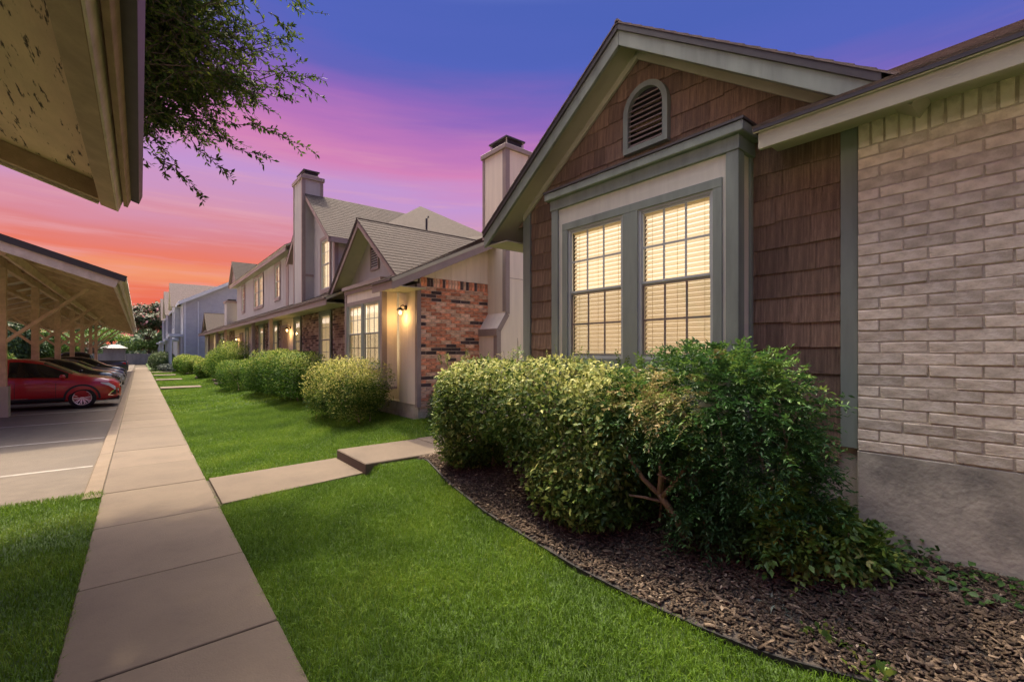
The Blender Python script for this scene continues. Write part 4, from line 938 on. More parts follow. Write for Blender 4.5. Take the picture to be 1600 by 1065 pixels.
    # windscreen and rear glass follow the centre line
    def over(name, m, xa, xb, off, lo=8):
        mb = MB(); xs2 = np.linspace(xa, xb, 10); vs = []; fs = []
        for x in xs2:
            s = sect(x); q = [(-p[0]*.98,p[1]) for p in s[lo:]]+[(p[0]*.98,p[1]) for p in s[-2:lo-1:-1]]; vs += [(x+off*.5*np.sign(xb),y,z+off) for y, z in q]; c = len(q)
        for i in range(9):
            for k in range(c-1): fs.append((i*c+k,(i+1)*c+k,(i+1)*c+k+1,i*c+k+1))
        mb.add(vs, fs); mb.build(name, m, T, smooth=True)
    over('windscreen','carglass',K['ws'][1],K['ws'][0],.008)
    over('rear_window','carglass',x0+.12 if kind in ('crossover','hatch') else (-.98 if kind == 'pickup' else -1.5), x0+.42 if kind in ('crossover','hatch') else (-.88 if kind == 'pickup' else -.95), .008)
    # wheels
    for wx in K['wb']:
        for sd in (-1,1):
            y = sd*(K['w']-.015); c = (wx,y,wr)
            wh = MB().lathe([(wr*.66,-.2*sd),(wr*.94,-.2*sd),(wr,-.16*sd),(wr,-.03*sd),(wr*.95,.0),(wr*.72,.004*sd),(wr*.66,-.015*sd)], c, 'y', 32).build('wheel','rubber',T,smooth=True,origin=c)
            MB().lathe([(wr*.67,-.012*sd),(wr*.69,.0),(wr*.64,.0),(wr*.62,-.05*sd),(wr*.62,-.18*sd)], c, 'y', 28).build('rim','alloy',wh,smooth=True)
            MB().lathe([(0,-.09*sd),(wr*.62,-.09*sd)], c, 'y', 20).build('brake_disc','clad',wh)
            mb = MB()
            for k in range(10):
                a = 2*math.pi*k/10+.1
                for da in (-.055,.055): mb.bar((wx+wr*.12*math.cos(a),y-sd*.03,wr+wr*.12*math.sin(a)),(wx+wr*.645*math.cos(a+da*2.2),y-sd*.010,wr+wr*.645*math.sin(a+da*2.2)),.022,.016,(0,1,0))
            mb.lathe([(wr*.17,-.05*sd),(wr*.16,-.018*sd),(0,-.015*sd)], (wx,y,wr), 'y', 12)
            mb.build('spokes','alloy',wh)
    # trim
    if kind in ('crossover','pickup'):
        for wx in K['wb']:
            for sd in (-1,1):
                mb = MB(); N_ = 18; r0, r1 = wr*1.135, wr*1.30; vs = []
                for k in range(N_+1):
                    a = math.pi*(k/N_)*1.06-.1
                    for r in (r0, r1):
                        x, z = wx+r*math.cos(a), wr+r*math.sin(a); vs.append((x, sd*(W(x,max(z,K['bot']+.1))+.012), z))
                mb.add(vs, [(2*k,2*k+1,2*k+3,2*k+2) for k in range(N_)]); mb.build('arch_trim','clad',T)
        proj('sill_trim','clad',[(x,K['bot']+.01,K['bot']+.15) for x in np.linspace(K['wb'][1]+wr*1.2,K['wb'][0]-wr*1.2,10)],.010)
    for xg in ([-.28,.62] if kind != 'pickup' else [-.1,.8]): proj('door_gap','clad',[(xg-.006,K['bot']+.16,interp(xg,K['belt'])-.02),(xg+.006,K['bot']+.16,interp(xg,K['belt'])-.02)],.003)
    for xh in (-.42,.45):
        for sd in (-1,1):
            w = W(xh,.86)+.02; box('door_handle',body_m,T,xh-.09,xh+.09,min(sd*w,sd*(w-.02)),max(sd*w,sd*(w-.02)),.85,.88,bevel=.006)
    proj('head_lamp','lens',[(x1-.50,interp(x1-.5,K['belt'])-.075,interp(x1-.5,K['belt'])-.045),(x1-.3,interp(x1-.3,K['belt'])-.13,interp(x1-.3,K['belt'])-.03),(x1-.14,interp(x1-.14,K['belt'])-.15,interp(x1-.14,K['belt'])-.03),(x1-.05,interp(x1-.05,K['belt'])-.13,interp(x1-.05,K['belt'])-.04)],.007)
    zt = interp(x0+.12,K['belt'])
    proj('tail_lamp','tail',[(x0+.02,zt-.24,zt-.05),(x0+.14,zt-.20,zt-.04),(x0+.30,zt-.12,zt-.05)],.007)
    box('grille','clad',T,x1-.10,x1+.012,-K['w']*.52,K['w']*.52,.50,.68,bevel=.01)
    for z in (.535,.585,.635): box('grille_bar','chrome',T,x1-.05,x1+.022,-K['w']*.5,K['w']*.5,z-.008,z+.008)
    box('number_plate','white',T,x1+.012,x1+.020,-.16,.16,.40,.49)
    box('bumper_lip','clad',T,x1-.32,x1-.03,-K['w']*.68,K['w']*.68,K['bot']+.005,K['bot']+.14,bevel=.02)
    if detail:
        proj('fog_trim','chrome',[(x1-.30,.40,.43),(x1-.2,.50,.545),(x1-.1,.585,.615),(x1-.03,.60,.62)],.010); proj('fog_lower_trim','chrome',[(x1-.32,.385,.41),(x1-.2,.37,.395),(x1-.05,.38,.40)],.010)
        proj('fog_pocket','clad',[(x1-.22,.42,.48),(x1-.12,.41,.57),(x1-.04,.43,.58)],.006)
        proj('side_mould','chrome',[(x,.385,.40) for x in np.linspace(-.5,.0,4)],.008)
    for sd in (-1,1):
        xm = g1-.12; zz = interp(xm,K['belt'])+.07; y = sd*(K['w']+.09)
        mb = MB().lathe([(0,-.10),(.055,-.085),(.075,-.02),(.072,.05),(.04,.085),(0,.09)], (xm,y,zz), 'y', 12); mb.bar((xm,sd*(K['w']-.06),zz-.04),(xm,y,zz-.04),.05,.03); mb.build('wing_mirror',body_m,T,smooth=True)
    if kind == 'pickup': box('bed_cover','clad',T,-2.75,-1.05,-.82,.82,1.15,1.185)
    T.location = loc; T.rotation_euler = (0,0,rot); ORG[T] = Vector(loc); return T
M['p_red'] = paint('red_car_paint',(.34,.010,.014)); M['p_black'] = paint('black_car_paint',(.010,.010,.011),.22); M['p_grey'] = paint('grey_car_paint',(.16,.17,.18)); M['p_navy'] = paint('navy_car_paint',(.018,.028,.065)); M['p_silver'] = paint('dark_blue_pickup_paint',(.035,.045,.06))
Z0 = -.12
make_car('crossover','p_red','red crossover with ten-spoke alloy wheels, nearest parked car',(-2.70,21.30,Z0))
make_car('sedan','p_black','black sedan parked directly behind the red crossover',(-2.95,24.45,Z0),detail=False)
make_car('hatch','p_black','black hatchback with arched roof, third car from the near post',(-2.75,27.55,Z0),detail=False)
make_car('sedan','p_grey','grey sedan with chrome grille, fourth car along the row',(-2.95,30.65,Z0),detail=False)
make_car('sedan','p_navy','navy sedan, fifth car along the row',(-2.95,33.75,Z0),detail=False)
make_car('hatch','p_black','small black hatchback, sixth car just before the pickup gap',(-2.7,36.85,Z0),detail=False)
make_car('pickup','p_silver','dark blue pickup backed in with red tail lamp near the sidewalk',(-3.5,43.0,Z0),R(180),detail=False)
# ------------------------------------------------------------------ foliage tools
class Lump:
    def __init__(s, k=9, f=4.0):
        s.K = rng.normal(size=(k,3))*f; s.ph = rng.uniform(0,6.28,k); s.k = k
    def __call__(s, P): return np.sin(P@s.K.T+s.ph).sum(1)/math.sqrt(s.k)
def sphere(n): return unit(rng.normal(size=(n,3)))
def blob_points(blobs, n, p=2.0, shell=.16, lump=.08, inner=.3, zmin=None, f=4.0):
    """leaf positions in a skin round overlapping (super)ellipsoids; blob = cx,cy,cz,rx,ry,rz"""
    B = np.array(blobs, float); area = (B[:,3]*B[:,4]+B[:,4]*B[:,5]+B[:,3]*B[:,5]); area /= area.sum()
    idx = rng.choice(len(B), n, p=area); d = sphere(n); b = B[idx]
    rad = b[:,3:6]; d2 = unit(d*rad**.5)                      # spread along the long side
    k = (np.abs(d2)**p).sum(1)**(-1/p)
    L = Lump(9, f); pos = d2*k[:,None]*rad
    q = L(b[:,:3]+pos)
    r = 1-np.abs(rng.normal(size=n))*shell+lump*q
    deep = rng.random(n) < inner; r = np.where(deep, r*rng.uniform(.55,.95,n), r)
    P = b[:,:3]+pos*r[:,None]; N = unit(pos/rad**2)
    keep = np.ones(n, bool)
    for j in range(len(B)):
        e = ((np.abs(P-B[j,:3])/B[j,3:6])**p).sum(1)**(1/p); keep &= ~((e < .62) & (idx != j))
    if zmin is not None: keep &= P[:,2] > zmin(P[:,0], P[:,1])
    return P[keep], N[keep], q[keep]
CLEAR = ((2.86,2.06,.64),(.40,.27,.38))                        # gap in the leaves where the bare forked trunk shows
def opened(P):
    a = (((P-np.array(CLEAR[0]))/np.array(CLEAR[1]))**2).sum(1) > 1
    return a & ((((P-np.array((2.95,3.95,.28)))/np.array((.62,.75,.36)))**2).sum(1) > 1)      # and the open foot of the hedge
def tints(n, q, base=.35, spread=.2, lump=.12): return np.clip(base+rng.normal(size=n)*spread+q*lump, 0, 1)
def shrub(name, label, cat, blobs, n, size, m, base=(0,0), p=2.0, tb=.35, ts=.2, group=None, shell=.16, lump=.09, inner=.35, f=4.0, width=.45, stems=6, along_up=.0, top=0, sz=.3):
    z0 = float(gz(base[0], base[1])); T = empty(name, (base[0],base[1],z0), label, cat, group)
    P, N, q = blob_points(blobs, n, p, shell, lump, inner, lambda X,Y: gz(X,Y)+.02, f); k_ = opened(P); P, N, q = P[k_], N[k_], q[k_]; c = len(P)
    al = unit(N*.5+rng.normal(size=(c,3))*.8+np.array([0,0,along_up]))
    t = tints(c, q, tb, ts)+top*np.clip(N[:,2]*1.2,0,1)*(rng.random(c) < .75)  # up-facing leaves tinted lighter: sunlight on the tops is put into the colour
    leafs('foliage', P, N+np.array([0,0,.35]), size*rng.uniform(1-sz,1+sz,c), m, T, t, width, .3, al, .1, origin=ORG[T])
    B = np.array(blobs); mb = MB()
    for k in range(stems):
        b = B[k%len(B)]; a = Vector((base[0]+random.uniform(-.12,.12), base[1]+random.uniform(-.15,.15), z0-.05))
        if stems > 3 and b[4] > .9: a.y = b[1]+random.uniform(-.7,.7)*b[4]
        e = Vector((b[0]+random.uniform(-.6,.6)*b[3], a.y*.4+.6*(b[1]+random.uniform(-.6,.6)*b[4]), b[2]+random.uniform(0,.6)*b[5])); c_ = a.lerp(e,.5)+Vector((random.uniform(-.08,.08),random.uniform(-.08,.08),.05))
        mb.tube([a,c_,e], [.018,.012,.004], 5)
    if stems: mb.build('stems','twig',T)
    return T
def fronds(name, P, D, L, m, parent, nl=11, ll=.04, w=.34, tb=.4, ts=.2, q=None, droop=.5):
    """feathery compound leaves: paired leaflets along a drooping stalk"""
    n = len(P); pos = []; dirs = []; nor = []; tt = []
    D = unit(D); side = unit(np.cross(D, np.array([0,0,1.0]))+rng.normal(size=(n,3))*.15); up = np.cross(side, D)
    tf = np.clip(tb+rng.normal(size=n)*ts+(0 if q is None else q*.12), 0, 1); L = np.asarray(L)*np.ones(n)
    for k in range(nl):
        t = (k+1)/nl
        c = P+D*(L*t)[:,None]; c[:,2] -= droop*L*t*t
        for s in ((-1,1) if k < nl-1 else (0,)):
            pos.append(c); a = unit(D*.7+side*s*.9+np.array([0,0,-.25])+rng.normal(size=(n,3))*.15); dirs.append(a); nor.append(up+rng.normal(size=(n,3))*.25); tt.append(tf+rng.normal(size=n)*.07)
    pos = np.concatenate(pos); c = len(pos)
    return leafs(name, pos, np.concatenate(nor), ll*rng.uniform(.7,1.25,c), m, parent, np.concatenate(tt), w, .25, np.concatenate(dirs), .1, origin=ORG[parent], spread=.2)

# ------------------------------------------------------------------ shrubs by the near house
HB = [(3.33,3.85,1.20,.50,1.55,.48),(3.36,4.85,.92,.44,.62,.62),(3.42,5.0,.55,.32,.40,.34),(3.26,3.0,.95,.46,.9,.55),(3.18,2.75,.55,.40,.55,.34)]
HG = shrub('hedge','clipped variegated hedge with pale leaf tips and tops tinted as if sunlit under the bay window','hedge',HB,46000,.057,'l_hedge',(3.42,3.6),p=3.4,tb=.28,ts=.20,shell=.11,lump=.075,inner=.35,f=5,width=.52,stems=0,top=.62)
# wispy shoots standing above the clipped top
sp = []; sd = []
for k in range(55):
    y = random.uniform(2.6,5.3); x = random.uniform(3.0,3.7); sp.append((x,y,1.60+random.uniform(-.05,.04))); sd.append((random.gauss(0,.25),random.gauss(0,.25),1))
fronds('shoots', np.array(sp), np.array(sd), np.array([random.uniform(.08,.22) for _ in sp]), 'l_hedge', HG, 8, .028, .5, .6, .2, droop=.1)
mb = MB()                                                     # bare forked trunk seen below the leaves
def br(pts, rad): mb.tube([(p[0],p[1]-.12,p[2]) for p in pts], rad, 7)
br([(3.33,2.02,.26),(3.27,2.06,.42),(3.20,2.12,.56),(3.16,2.16,.64)], [.036,.030,.027,.024])
br([(3.17,2.15,.62),(3.10,2.26,.74),(3.05,2.36,.90),(3.06,2.45,1.15)], [.022,.019,.016,.010])
br([(3.16,2.16,.63),(3.15,2.14,.80),(3.16,2.16,1.0)], [.018,.016,.010]); br([(3.17,2.14,.62),(3.16,2.02,.75),(3.18,1.94,.90),(3.2,1.92,1.05)], [.020,.017,.015,.010])
br([(3.20,2.12,.57),(3.10,2.25,.60),(3.05,2.36,.60)], [.014,.011,.008]); br([(3.16,2.03,.76),(3.12,2.15,.80)], [.009,.007])
mb.build('trunk','twig',HG,smooth=True)
for a in ((3.4,4.9,.2),(3.45,4.6,.2),(3.35,4.75,.2),(3.5,4.3,.25),(3.45,3.3,.25),(3.5,2.9,.25)): MB().tube([a,(a[0]-.05,a[1]+random.uniform(-.1,.1),a[2]+.4),(a[0]-.1,a[1]+random.uniform(-.2,.2),1.1)], [.022,.016,.008], 6).build('stem','twig',HG,smooth=True)
# larger dark leaves lower down at the front of the hedge
P, N, q = blob_points([(3.05,2.75,.50,.30,.62,.30),(3.0,2.35,.62,.26,.34,.32)], 2600, 2, .2, .1, .4, lambda X,Y: gz(X,Y)+.03); k_ = opened(P); P, N, q = P[k_], N[k_], q[k_]
leafs('lower_leaves', P, N+np.array([0,0,.6]), .062*rng.uniform(.6,1.2,len(P)), 'l_broad', HG, tints(len(P),q,.28,.18), .5, .25, None, .2, origin=ORG[HG])

NA = empty('nandina_shrub', (3.45,1.75,.33), 'tall feathery nandina bush with bronze tinted sprays in front of the shingle wall', 'shrub')
NB = [(3.36,1.74,1.40,.46,.50,.50),(3.35,1.48,1.22,.46,.50,.54),(3.40,1.42,.85,.42,.48,.5),(3.28,2.25,1.25,.40,.42,.42),(3.30,1.85,.75,.38,.55,.42)]
P, N, q = blob_points(NB, 3600, 2.1, .16, .12,   .30, lambda X,Y: gz(X,Y)+.1, 5); k_ = opened(P); P, N, q = P[k_], N[k_], q[k_]
D = N+np.array([0,0,.35])+rng.normal(size=P.shape)*.35
bronze = (np.linalg.norm((P-[2.95,2.0,1.42])/[.5,.42,.26],axis=1) < 1)&(rng.random(len(P)) < .75)
fronds('sprays', P[~bronze]-.1*unit(D)[~bronze], D[~bronze], rng.uniform(.16,.30,(~bronze).sum()), 'l_nandina', NA, 9, .042, .36, .22, .13, q[~bronze]+3.2*np.clip(N[~bronze][:,2]-.25,0,1), .45)  # green sprays that face up get a paler tint, painting a sunlit top
fronds('bronze_sprays', P[bronze]-.1*unit(D)[bronze], D[bronze], rng.uniform(.16,.28,bronze.sum()), 'l_nandina', NA, 9, .038, .36, .88, .14, q[bronze], .5)
mb = MB()
for k in range(7):
    y = random.uniform(1.2,2.2); x = random.uniform(3.3,3.55); mb.tube([(x,y,.25),(x-.05,y+random.uniform(-.1,.1),.8),(x-.1+random.uniform(-.15,.15),y+random.uniform(-.2,.2),1.4)], [.010,.008,.004], 5)
mb.build('canes','twig',NA)
MH = empty('mahonia_shrub', (3.5,1.05,.35), 'low yellow-green broad-leaved shrub at the foot of the nandina', 'shrub')
P, N, q = blob_points([(3.44,1.12,.58,.30,.30,.28),(3.62,.90,.50,.20,.22,.16)], 560, 2, .2, .1, .3, lambda X,Y: gz(X,Y)+.03)
D = N+np.array([0,0,.25])+rng.normal(size=P.shape)*.4
fronds('leaves', P-.06*unit(D), D, rng.uniform(.12,.22,len(P)), 'l_broad', MH, 6, .050, .55, .52, .22, q, .5)
mb = MB()
for k in range(12): mb.tube([(3.5+random.uniform(-.1,.1),1.05+random.uniform(-.2,.3),.3),(3.42+random.uniform(-.2,.2),1.1+random.uniform(-.3,.3),.62)], [.008,.004], 5)
mb.build('stems','twig',MH)
GC = empty('ground_ivy', (3.8,.2,.38), 'dark trailing ivy creeping along the concrete foundation', 'ivy')
P = np.stack([4.0-.32*rng.random(420)**1.6, rng.uniform(-1.2,.72,420), np.zeros(420)], 1); P[:,0] -= .12*np.sin(P[:,1]*5); P[:,2] = gz(P[:,0],P[:,1])+rng.uniform(.02,.07,420)+.08*np.clip((P[:,0]-3.75)*3,0,1)
leafs('leaves', P, np.tile([-.2,-.1,1.0],(420,1)), .048*rng.uniform(.6,1.3,420), 'l_broad', GC, tints(420,np.zeros(420),.18,.15), .75, .2, None, .2, origin=ORG[GC])
# small weeds in the mulch
for i, (x, y, lab) in enumerate(((3.02,1.10,'small grassy weed in the mulch below the nandina'),(2.86,.62,'weed with pale leaves at the mulch corner nearest the camera'),(2.95,.82,'thin weed sprouting between wood chips near the edging'))):
    W_ = empty('weed', (x,y,float(gz(x,y))+.01), lab, 'weed', 'weeds in the mulch bed')
    n = 70; P = np.tile([x,y,float(gz(x,y))+.01],(n,1))+rng.normal(size=(n,3))*[.06,.06,.008]; leafs('leaves', P, rng.normal(size=(n,3)), .075*rng.uniform(.5,1.2,n), 'l_broad' if i else 'l_grey', W_, rng.uniform(.2,.8,n), .2 if not i else .45, .2, np.tile([0,0,.7],(n,1))+rng.normal(size=(n,3))*.7, .3, origin=ORG[W_])

# ------------------------------------------------------------------ shrubs along the row
shrub('shrub','feathery shrub with top painted golden as if sunlit below the first townhouse bay','shrub',[(3.74,10.55,.98,.62,1.22,.56),(3.68,10.75,.68,.62,1.20,.46)],30000,.055,'l_gold',(3.8,10.6),5.0,.22,.2,None,.16,.12,.35,5,.4,10,top=.6)
shrub('shrub','dark green shrub against the red brick wall','shrub',[(5.0,8.25,.62,.48,.38,.46),(4.85,8.15,.42,.3,.3,.3)],7000,.05,'l_tree',(5.0,8.25),2,.55,.25,None,.2,.12,.35,5,.4,6)
shrub('shrub','broad mounded hedge with top tinted pale as if sunlit between the two first boxwoods','shrub',[(3.7,15.2,1.06,.66,1.4,.68),(3.7,17.4,1.06,.70,1.7,.70),(3.5,18.8,.9,.6,1.2,.58)],34000,.066,'l_box',(3.8,16.9),5.0,.26,.18,None,.10,.07,.35,4,.5,8,top=.55)
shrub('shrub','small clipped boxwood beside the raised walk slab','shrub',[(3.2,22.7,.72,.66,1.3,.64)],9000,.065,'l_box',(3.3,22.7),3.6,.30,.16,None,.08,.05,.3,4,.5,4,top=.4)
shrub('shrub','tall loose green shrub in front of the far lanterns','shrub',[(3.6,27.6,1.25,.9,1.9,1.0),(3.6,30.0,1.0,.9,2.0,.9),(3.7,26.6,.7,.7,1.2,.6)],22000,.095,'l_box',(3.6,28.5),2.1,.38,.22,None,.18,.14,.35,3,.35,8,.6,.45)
for (x,y,z,r,lab) in ((3.3,34.2,.62,(.65,1.1,.6),'narrow clipped boxwood behind the tall loose shrub'),(3.0,41.2,.72,(.8,1.5,.68),'round clipped boxwood, right one of the far pair'),(2.9,45.2,.74,(.85,1.4,.7),'round clipped boxwood, left one of the far pair'),(1.6,53,.82,(1.0,1.4,.86),'dark round boxwood at the far end of the sidewalk')):
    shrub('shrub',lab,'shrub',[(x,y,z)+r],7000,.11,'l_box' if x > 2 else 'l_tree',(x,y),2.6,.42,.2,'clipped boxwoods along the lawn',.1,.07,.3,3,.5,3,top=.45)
shrub('shrub','low silvery grey shrub by the blue-grey building','shrub',[(2.3,48.0,.38,1.2,1.0,.36),(1.9,47.6,.3,.6,.6,.28)],5000,.10,'l_grey',(2.2,47.9),2,.4,.25,None,.2,.14,.3,4,.45,3)
SP = empty('sapling', (5.05,6.0,.12), 'spindly bush growing between the house corner and the chimney', 'shrub')
mb = MB(); sp = []; sd = []
for k in range(9):
    a = Vector((5.05,6.0,.1)); e = Vector((5.05+random.uniform(-.28,.28),6.0+random.uniform(-.2,.2),random.uniform(1.45,2.0))); mb.tube([a,a.lerp(e,.5),e], [.010,.007,.003], 5)
    for j in range(7): sp.append(a.lerp(e,random.uniform(.55,1.0))); sd.append((random.gauss(0,.7),random.gauss(0,.7),.4))
mb.build('stems','twig',SP); fronds('leaves', np.array(sp), np.array(sd), rng.uniform(.1,.2,len(sp)), 'l_nandina', SP, 6, .045, .35, .55, .25, droop=.3)

# ------------------------------------------------------------------ trees
def limb(mb, a, b, r0, r1, n=4, bend=.12, sides=6):
    a, b = Vector(a), Vector(b); L = (b-a).length; pts = [a]
    for k in range(1, n): pts.append(a.lerp(b,k/n)+Vector((random.gauss(0,1),random.gauss(0,1),random.gauss(0,.6)))*L*bend*.5)
    pts.append(b); mb.tube(pts, [r0+(r1-r0)*k/n for k in range(n+1)], sides); return pts
def tree(name, label, base, height, crown, n, size, m, r0=.2, cat='tree', group=None, tb=.4, ts=.22, clumps=26, lean=(0,0)):
    """crown: cx,cy,cz,rx,ry,rz relative to base; leaf clumps sit round limb ends so the sky shows between"""
    T = empty(name, base, label, cat, group); b = Vector(base); mb = MB()
    fork = b+Vector((lean[0]*.4,lean[1]*.4,height*.35)); limb(mb, b-Vector((0,0,.1)), fork, r0, r0*.7, 3, .05, 9)
    c = Vector(crown[:3])+b; bl = []
    for k in range(clumps):
        d = sphere(1)[0]; d[2] = abs(d[2])*.9-.25; s = random.uniform(.45,.95)
        e = c+Vector((d[0]*crown[3],d[1]*crown[4],d[2]*crown[5]))*s
        if k < 14: limb(mb, fork, e, r0*.4, r0*.05, 4, .16, 5)
        q = random.uniform(.26,.42); bl.append((e.x,e.y,e.z,crown[3]*q,crown[4]*q,crown[5]*q*.8))
    mb.build('trunk','bark',T,smooth=True)
    P, N, q = blob_points(bl, n, 2, .35, .2, .4, None, 2.0); k = len(P)
    leafs('crown', P, N+np.array([0,0,.4]), size*rng.uniform(.6,1.3,k), m, T, tints(k,q,tb,ts), .6, .2, None, .2, origin=ORG[T]); return T
# evergreen oak whose branches hang into the upper left of the view
OK = empty('oak_tree', (-3.6,10.0,-.1), 'overhanging oak branches with small dark leaves beside the near carport', 'tree')
mb = MB(); b = Vector((-3.6,10.0,-.15)); fk = Vector((-3.3,9.8,3.0)); limb(mb,b,fk,.26,.2,4,.05,10)
mains = [((-1.6,9.0,5.2),.11),((-1.2,9.6,6.4),.11),((-3.0,9.2,6.8),.12),((-4.8,10.6,6.0),.12),((-2.2,8.4,4.9),.09)]
ends = []
for e, r in mains:
    limb(mb, fk, e, r, r*.55, 4, .1, 7); ends.append(Vector(e))
subs = []; hub = Vector((-2.2,7.6,9.2)); limb(mb, ends[2], hub, .07, .05, 4, .06, 7)
for k in range(270):
    s = random.choice(ends[:3]+[ends[4]]) if k < 110 else random.choice(ends)
    hi = False; e = Vector((random.uniform(-1.4,1.1), random.uniform(7.5,9.3), random.uniform(4.75,7.6)))
    if e.x > .3: e.z = random.uniform(5.3,7.6)
    if e.z > 5.9: e.x += random.uniform(0,.75)
    if k >= 110:                                              # unseen high crown, added above the view to shade the near walk and lawn
        x, y = random.uniform(-2.2,2.0), random.uniform(3.2,10.0); e = Vector((x, y, 2.1+.775*(.633*x+.774*y)+random.uniform(.3,2.2))); s = hub; hi = True
    limb(mb, s, e, .024, .006, 6, .05 if hi else .09, 5); subs.append((s, e))
tp = []; td = []
def twig(a, e, nl):
    a, e = Vector(a), Vector(e); pts = limb(mb, a, e, .007, .0025, 5, .10, 4)
    for j in range(nl):
        t = (j+random.random())/nl*5; i = min(4,int(t)); p = pts[i].lerp(pts[i+1], t-i); d = (pts[i+1]-pts[i]).normalized()
        s = Vector((random.gauss(0,1),random.gauss(0,1),random.gauss(0,.7))); s = (s-d*s.dot(d)).normalized(); tp.append(p); td.append(d*.75+s*.75)
for s, e in subs:
    for k in range(30 if e.z < 7.7 else 9):
        t = random.uniform(.35 if e.z < 7.7 else .7,1.0); a = s.lerp(e,t); d = Vector((random.gauss(.25,.6),random.gauss(-.1,.5),random.gauss(-.15,.45))).normalized()
        twig(a, a+d*random.uniform(.35,.8), 24)
for a, e, nl in (((1.42, 8.15, 7.42), (2.48, 8.0, 7.5), 34), ((1.32, 8.05, 6.11), (2.43, 7.9, 6.28), 44), ((1.17, 8.25, 5.75), (2.07, 8.1, 6.01), 36), ((1.21, 7.95, 5.34), (2.26, 7.8, 4.96), 46), ((1.07, 8.15, 5.28), (1.67, 8.0, 5.26), 30), ((0.82, 8.05, 4.97), (1.63, 7.9, 4.74), 44), ((0.58, 7.95, 4.77), (1.08, 7.8, 4.26), 38), ((0.18, 7.85, 4.57), (0.68, 7.7, 3.84), 46), ((1.55, 8.35, 7.08), (2.06, 8.2, 6.74), 30), ((1.44, 8.25, 6.67), (2.07, 8.1, 7.02), 28), ((0.14, 7.85, 4.43), (0.29, 7.7, 4.23), 22), ((1.56, 7.95, 7.07), (2.0, 7.8, 6.75), 26)):           # long drooping end twigs
    a, e = Vector(a), Vector(e); twig(a, e, nl)
    for k in range(2):
        f = random.uniform(.3,.75); q = a.lerp(e,f); twig(q, q+(e-a)*random.uniform(.18,.3)+Vector((0,random.uniform(-.2,.2),random.uniform(-.16,.1))), 14)
mb.build('limbs','bark',OK,smooth=True)
P = np.array(tp); D = np.array(td); leafs('foliage', P, np.cross(D, rng.normal(size=D.shape))+np.array([0,0,.3]), .088*rng.uniform(.6,1.2,len(P)), 'l_oak', OK, tints(len(P),Lump(9,2)(P),.38,.2,.14), .40, .2, D, .05, origin=ORG[OK])
# trees at the end of the lot
tree('crape_myrtle','crape myrtle with pink blossom beyond the far end of the sidewalk',(1.0,88,0),9.5,(0,0,6.2,4.2,4,3.8),14000,.42,'l_myrtle',.18,tb=.45,ts=.33)
tree('round_tree','bright green rounded tree behind the far fence',(1.4,84.5,0),3.6,(0,0,2.4,3.2,2.5,1.5),6000,.26,'l_bright',.12,tb=.4)
tree('leaning_tree','dark leaning tree seen under the far end of the carport',(-5.0,64,-.1),4.2,(1.5,0,3.3,2.8,2.6,1.3),4200,.20,'l_bright',.16,lean=(2.2,0),clumps=16,tb=.35)
tree('dark_tree','dark tree rising behind the carport eave',(-3.5,96,0),8.6,(0,0,5.4,4.2,4,3.4),6000,.40,'l_tree',.2,tb=.5)
tree('dark_tree','dark evergreen tree behind the blue-grey building',(6.5,100,0),9.5,(0,0,6.4,4,4,3.2),5000,.40,'l_tree',.2,tb=.45)
for i, (x, y, w, h, m_) in enumerate(((-13.2,62,3.0,4.6,'l_bright'),(-10.2,66,2.8,5.0,'l_tree'),(-7.4,68,2.6,4.4,'l_bright'),(-15.5,56,3.0,4.8,'l_tree'),(-11.2,55,2.6,2.6,'l_box'))):
    T = empty('tall_shrub', (x,y,-.12), ['pale green shrub at the back of the lot left of the second post','dark green shrub at the back of the lot, far middle','pale green shrub at the back of the lot, nearest the pickup','tall dark shrub at the back of the lot, leftmost','mid green low shrub at the back of the lot, nearest row'][i], 'shrub', 'shrubs at the back of the parking lot')
    P, N, q = blob_points([(x,y,h*.5-.1,w,1.6,h*.55),(x+.8,y,h*.4,w*.7,1.4,h*.42)], 9000, 2.2, .2, .14, .5, None, 1.8); leafs('foliage', P, N+np.array([0,0,.3]), .30*rng.uniform(.6,1.3,len(P)), m_, T, tints(len(P),q,.42,.22), .55, .2, origin=ORG[T])
    MB().tube([(x,y,-.15),(x,y,h*.6)], [.07,.03], 6).build('stem','bark',T)
n = 16000; X = rng.uniform(-110,40,n); Y = 118+rng.uniform(0,14,n); Hh = 5.0+1.6*np.sin(X*.23)+1.2*np.sin(X*.61+1)+.8*np.sin(X*1.7); Z = Hh*rng.random(n)**.7
o = leafs('woodland', np.stack([X,Y,Z],1), np.tile([0,-1,.5],(n,1)), 1.1*rng.uniform(.6,1.3,n), 'l_tree', None, tints(n,np.sin(X*.9),.45,.22), .7, .2); tag(o, 'dark belt of far trees along the horizon', 'woodland', kind='stuff')
# fence panels and a small white pavilion closing the far end
FN = empty('fence', (-4,82,0), 'weathered grey board fence closing the far end of the lot', 'fence')
for k in range(12):
    x = -22+k*2.45; p = MB().box(x,x+2.35,82,82.05,-.1,1.38).build('fence_panel','fence',FN); box('fence_post','fence',FN,x+2.35,x+2.45,81.97,82.08,-.1,1.48)
PV = empty('shed', (-2.4,78,0), 'small pale shed beyond the parked pickup', 'shed')
MB().add([(-3.9,76.5,2.1),(-1.2,76.5,2.1),(-1.2,79.5,2.1),(-3.9,79.5,2.1),(-3.0,78,2.6),(-2.1,78,2.6)], [(0,1,5,4),(1,2,5),(2,3,4,5),(3,0,4),(3,2,1,0)]).build('shed_roof','white',PV)
box('shed_wall','fence',PV,-3.6,-1.5,76.8,79.2,-.1,2.08)

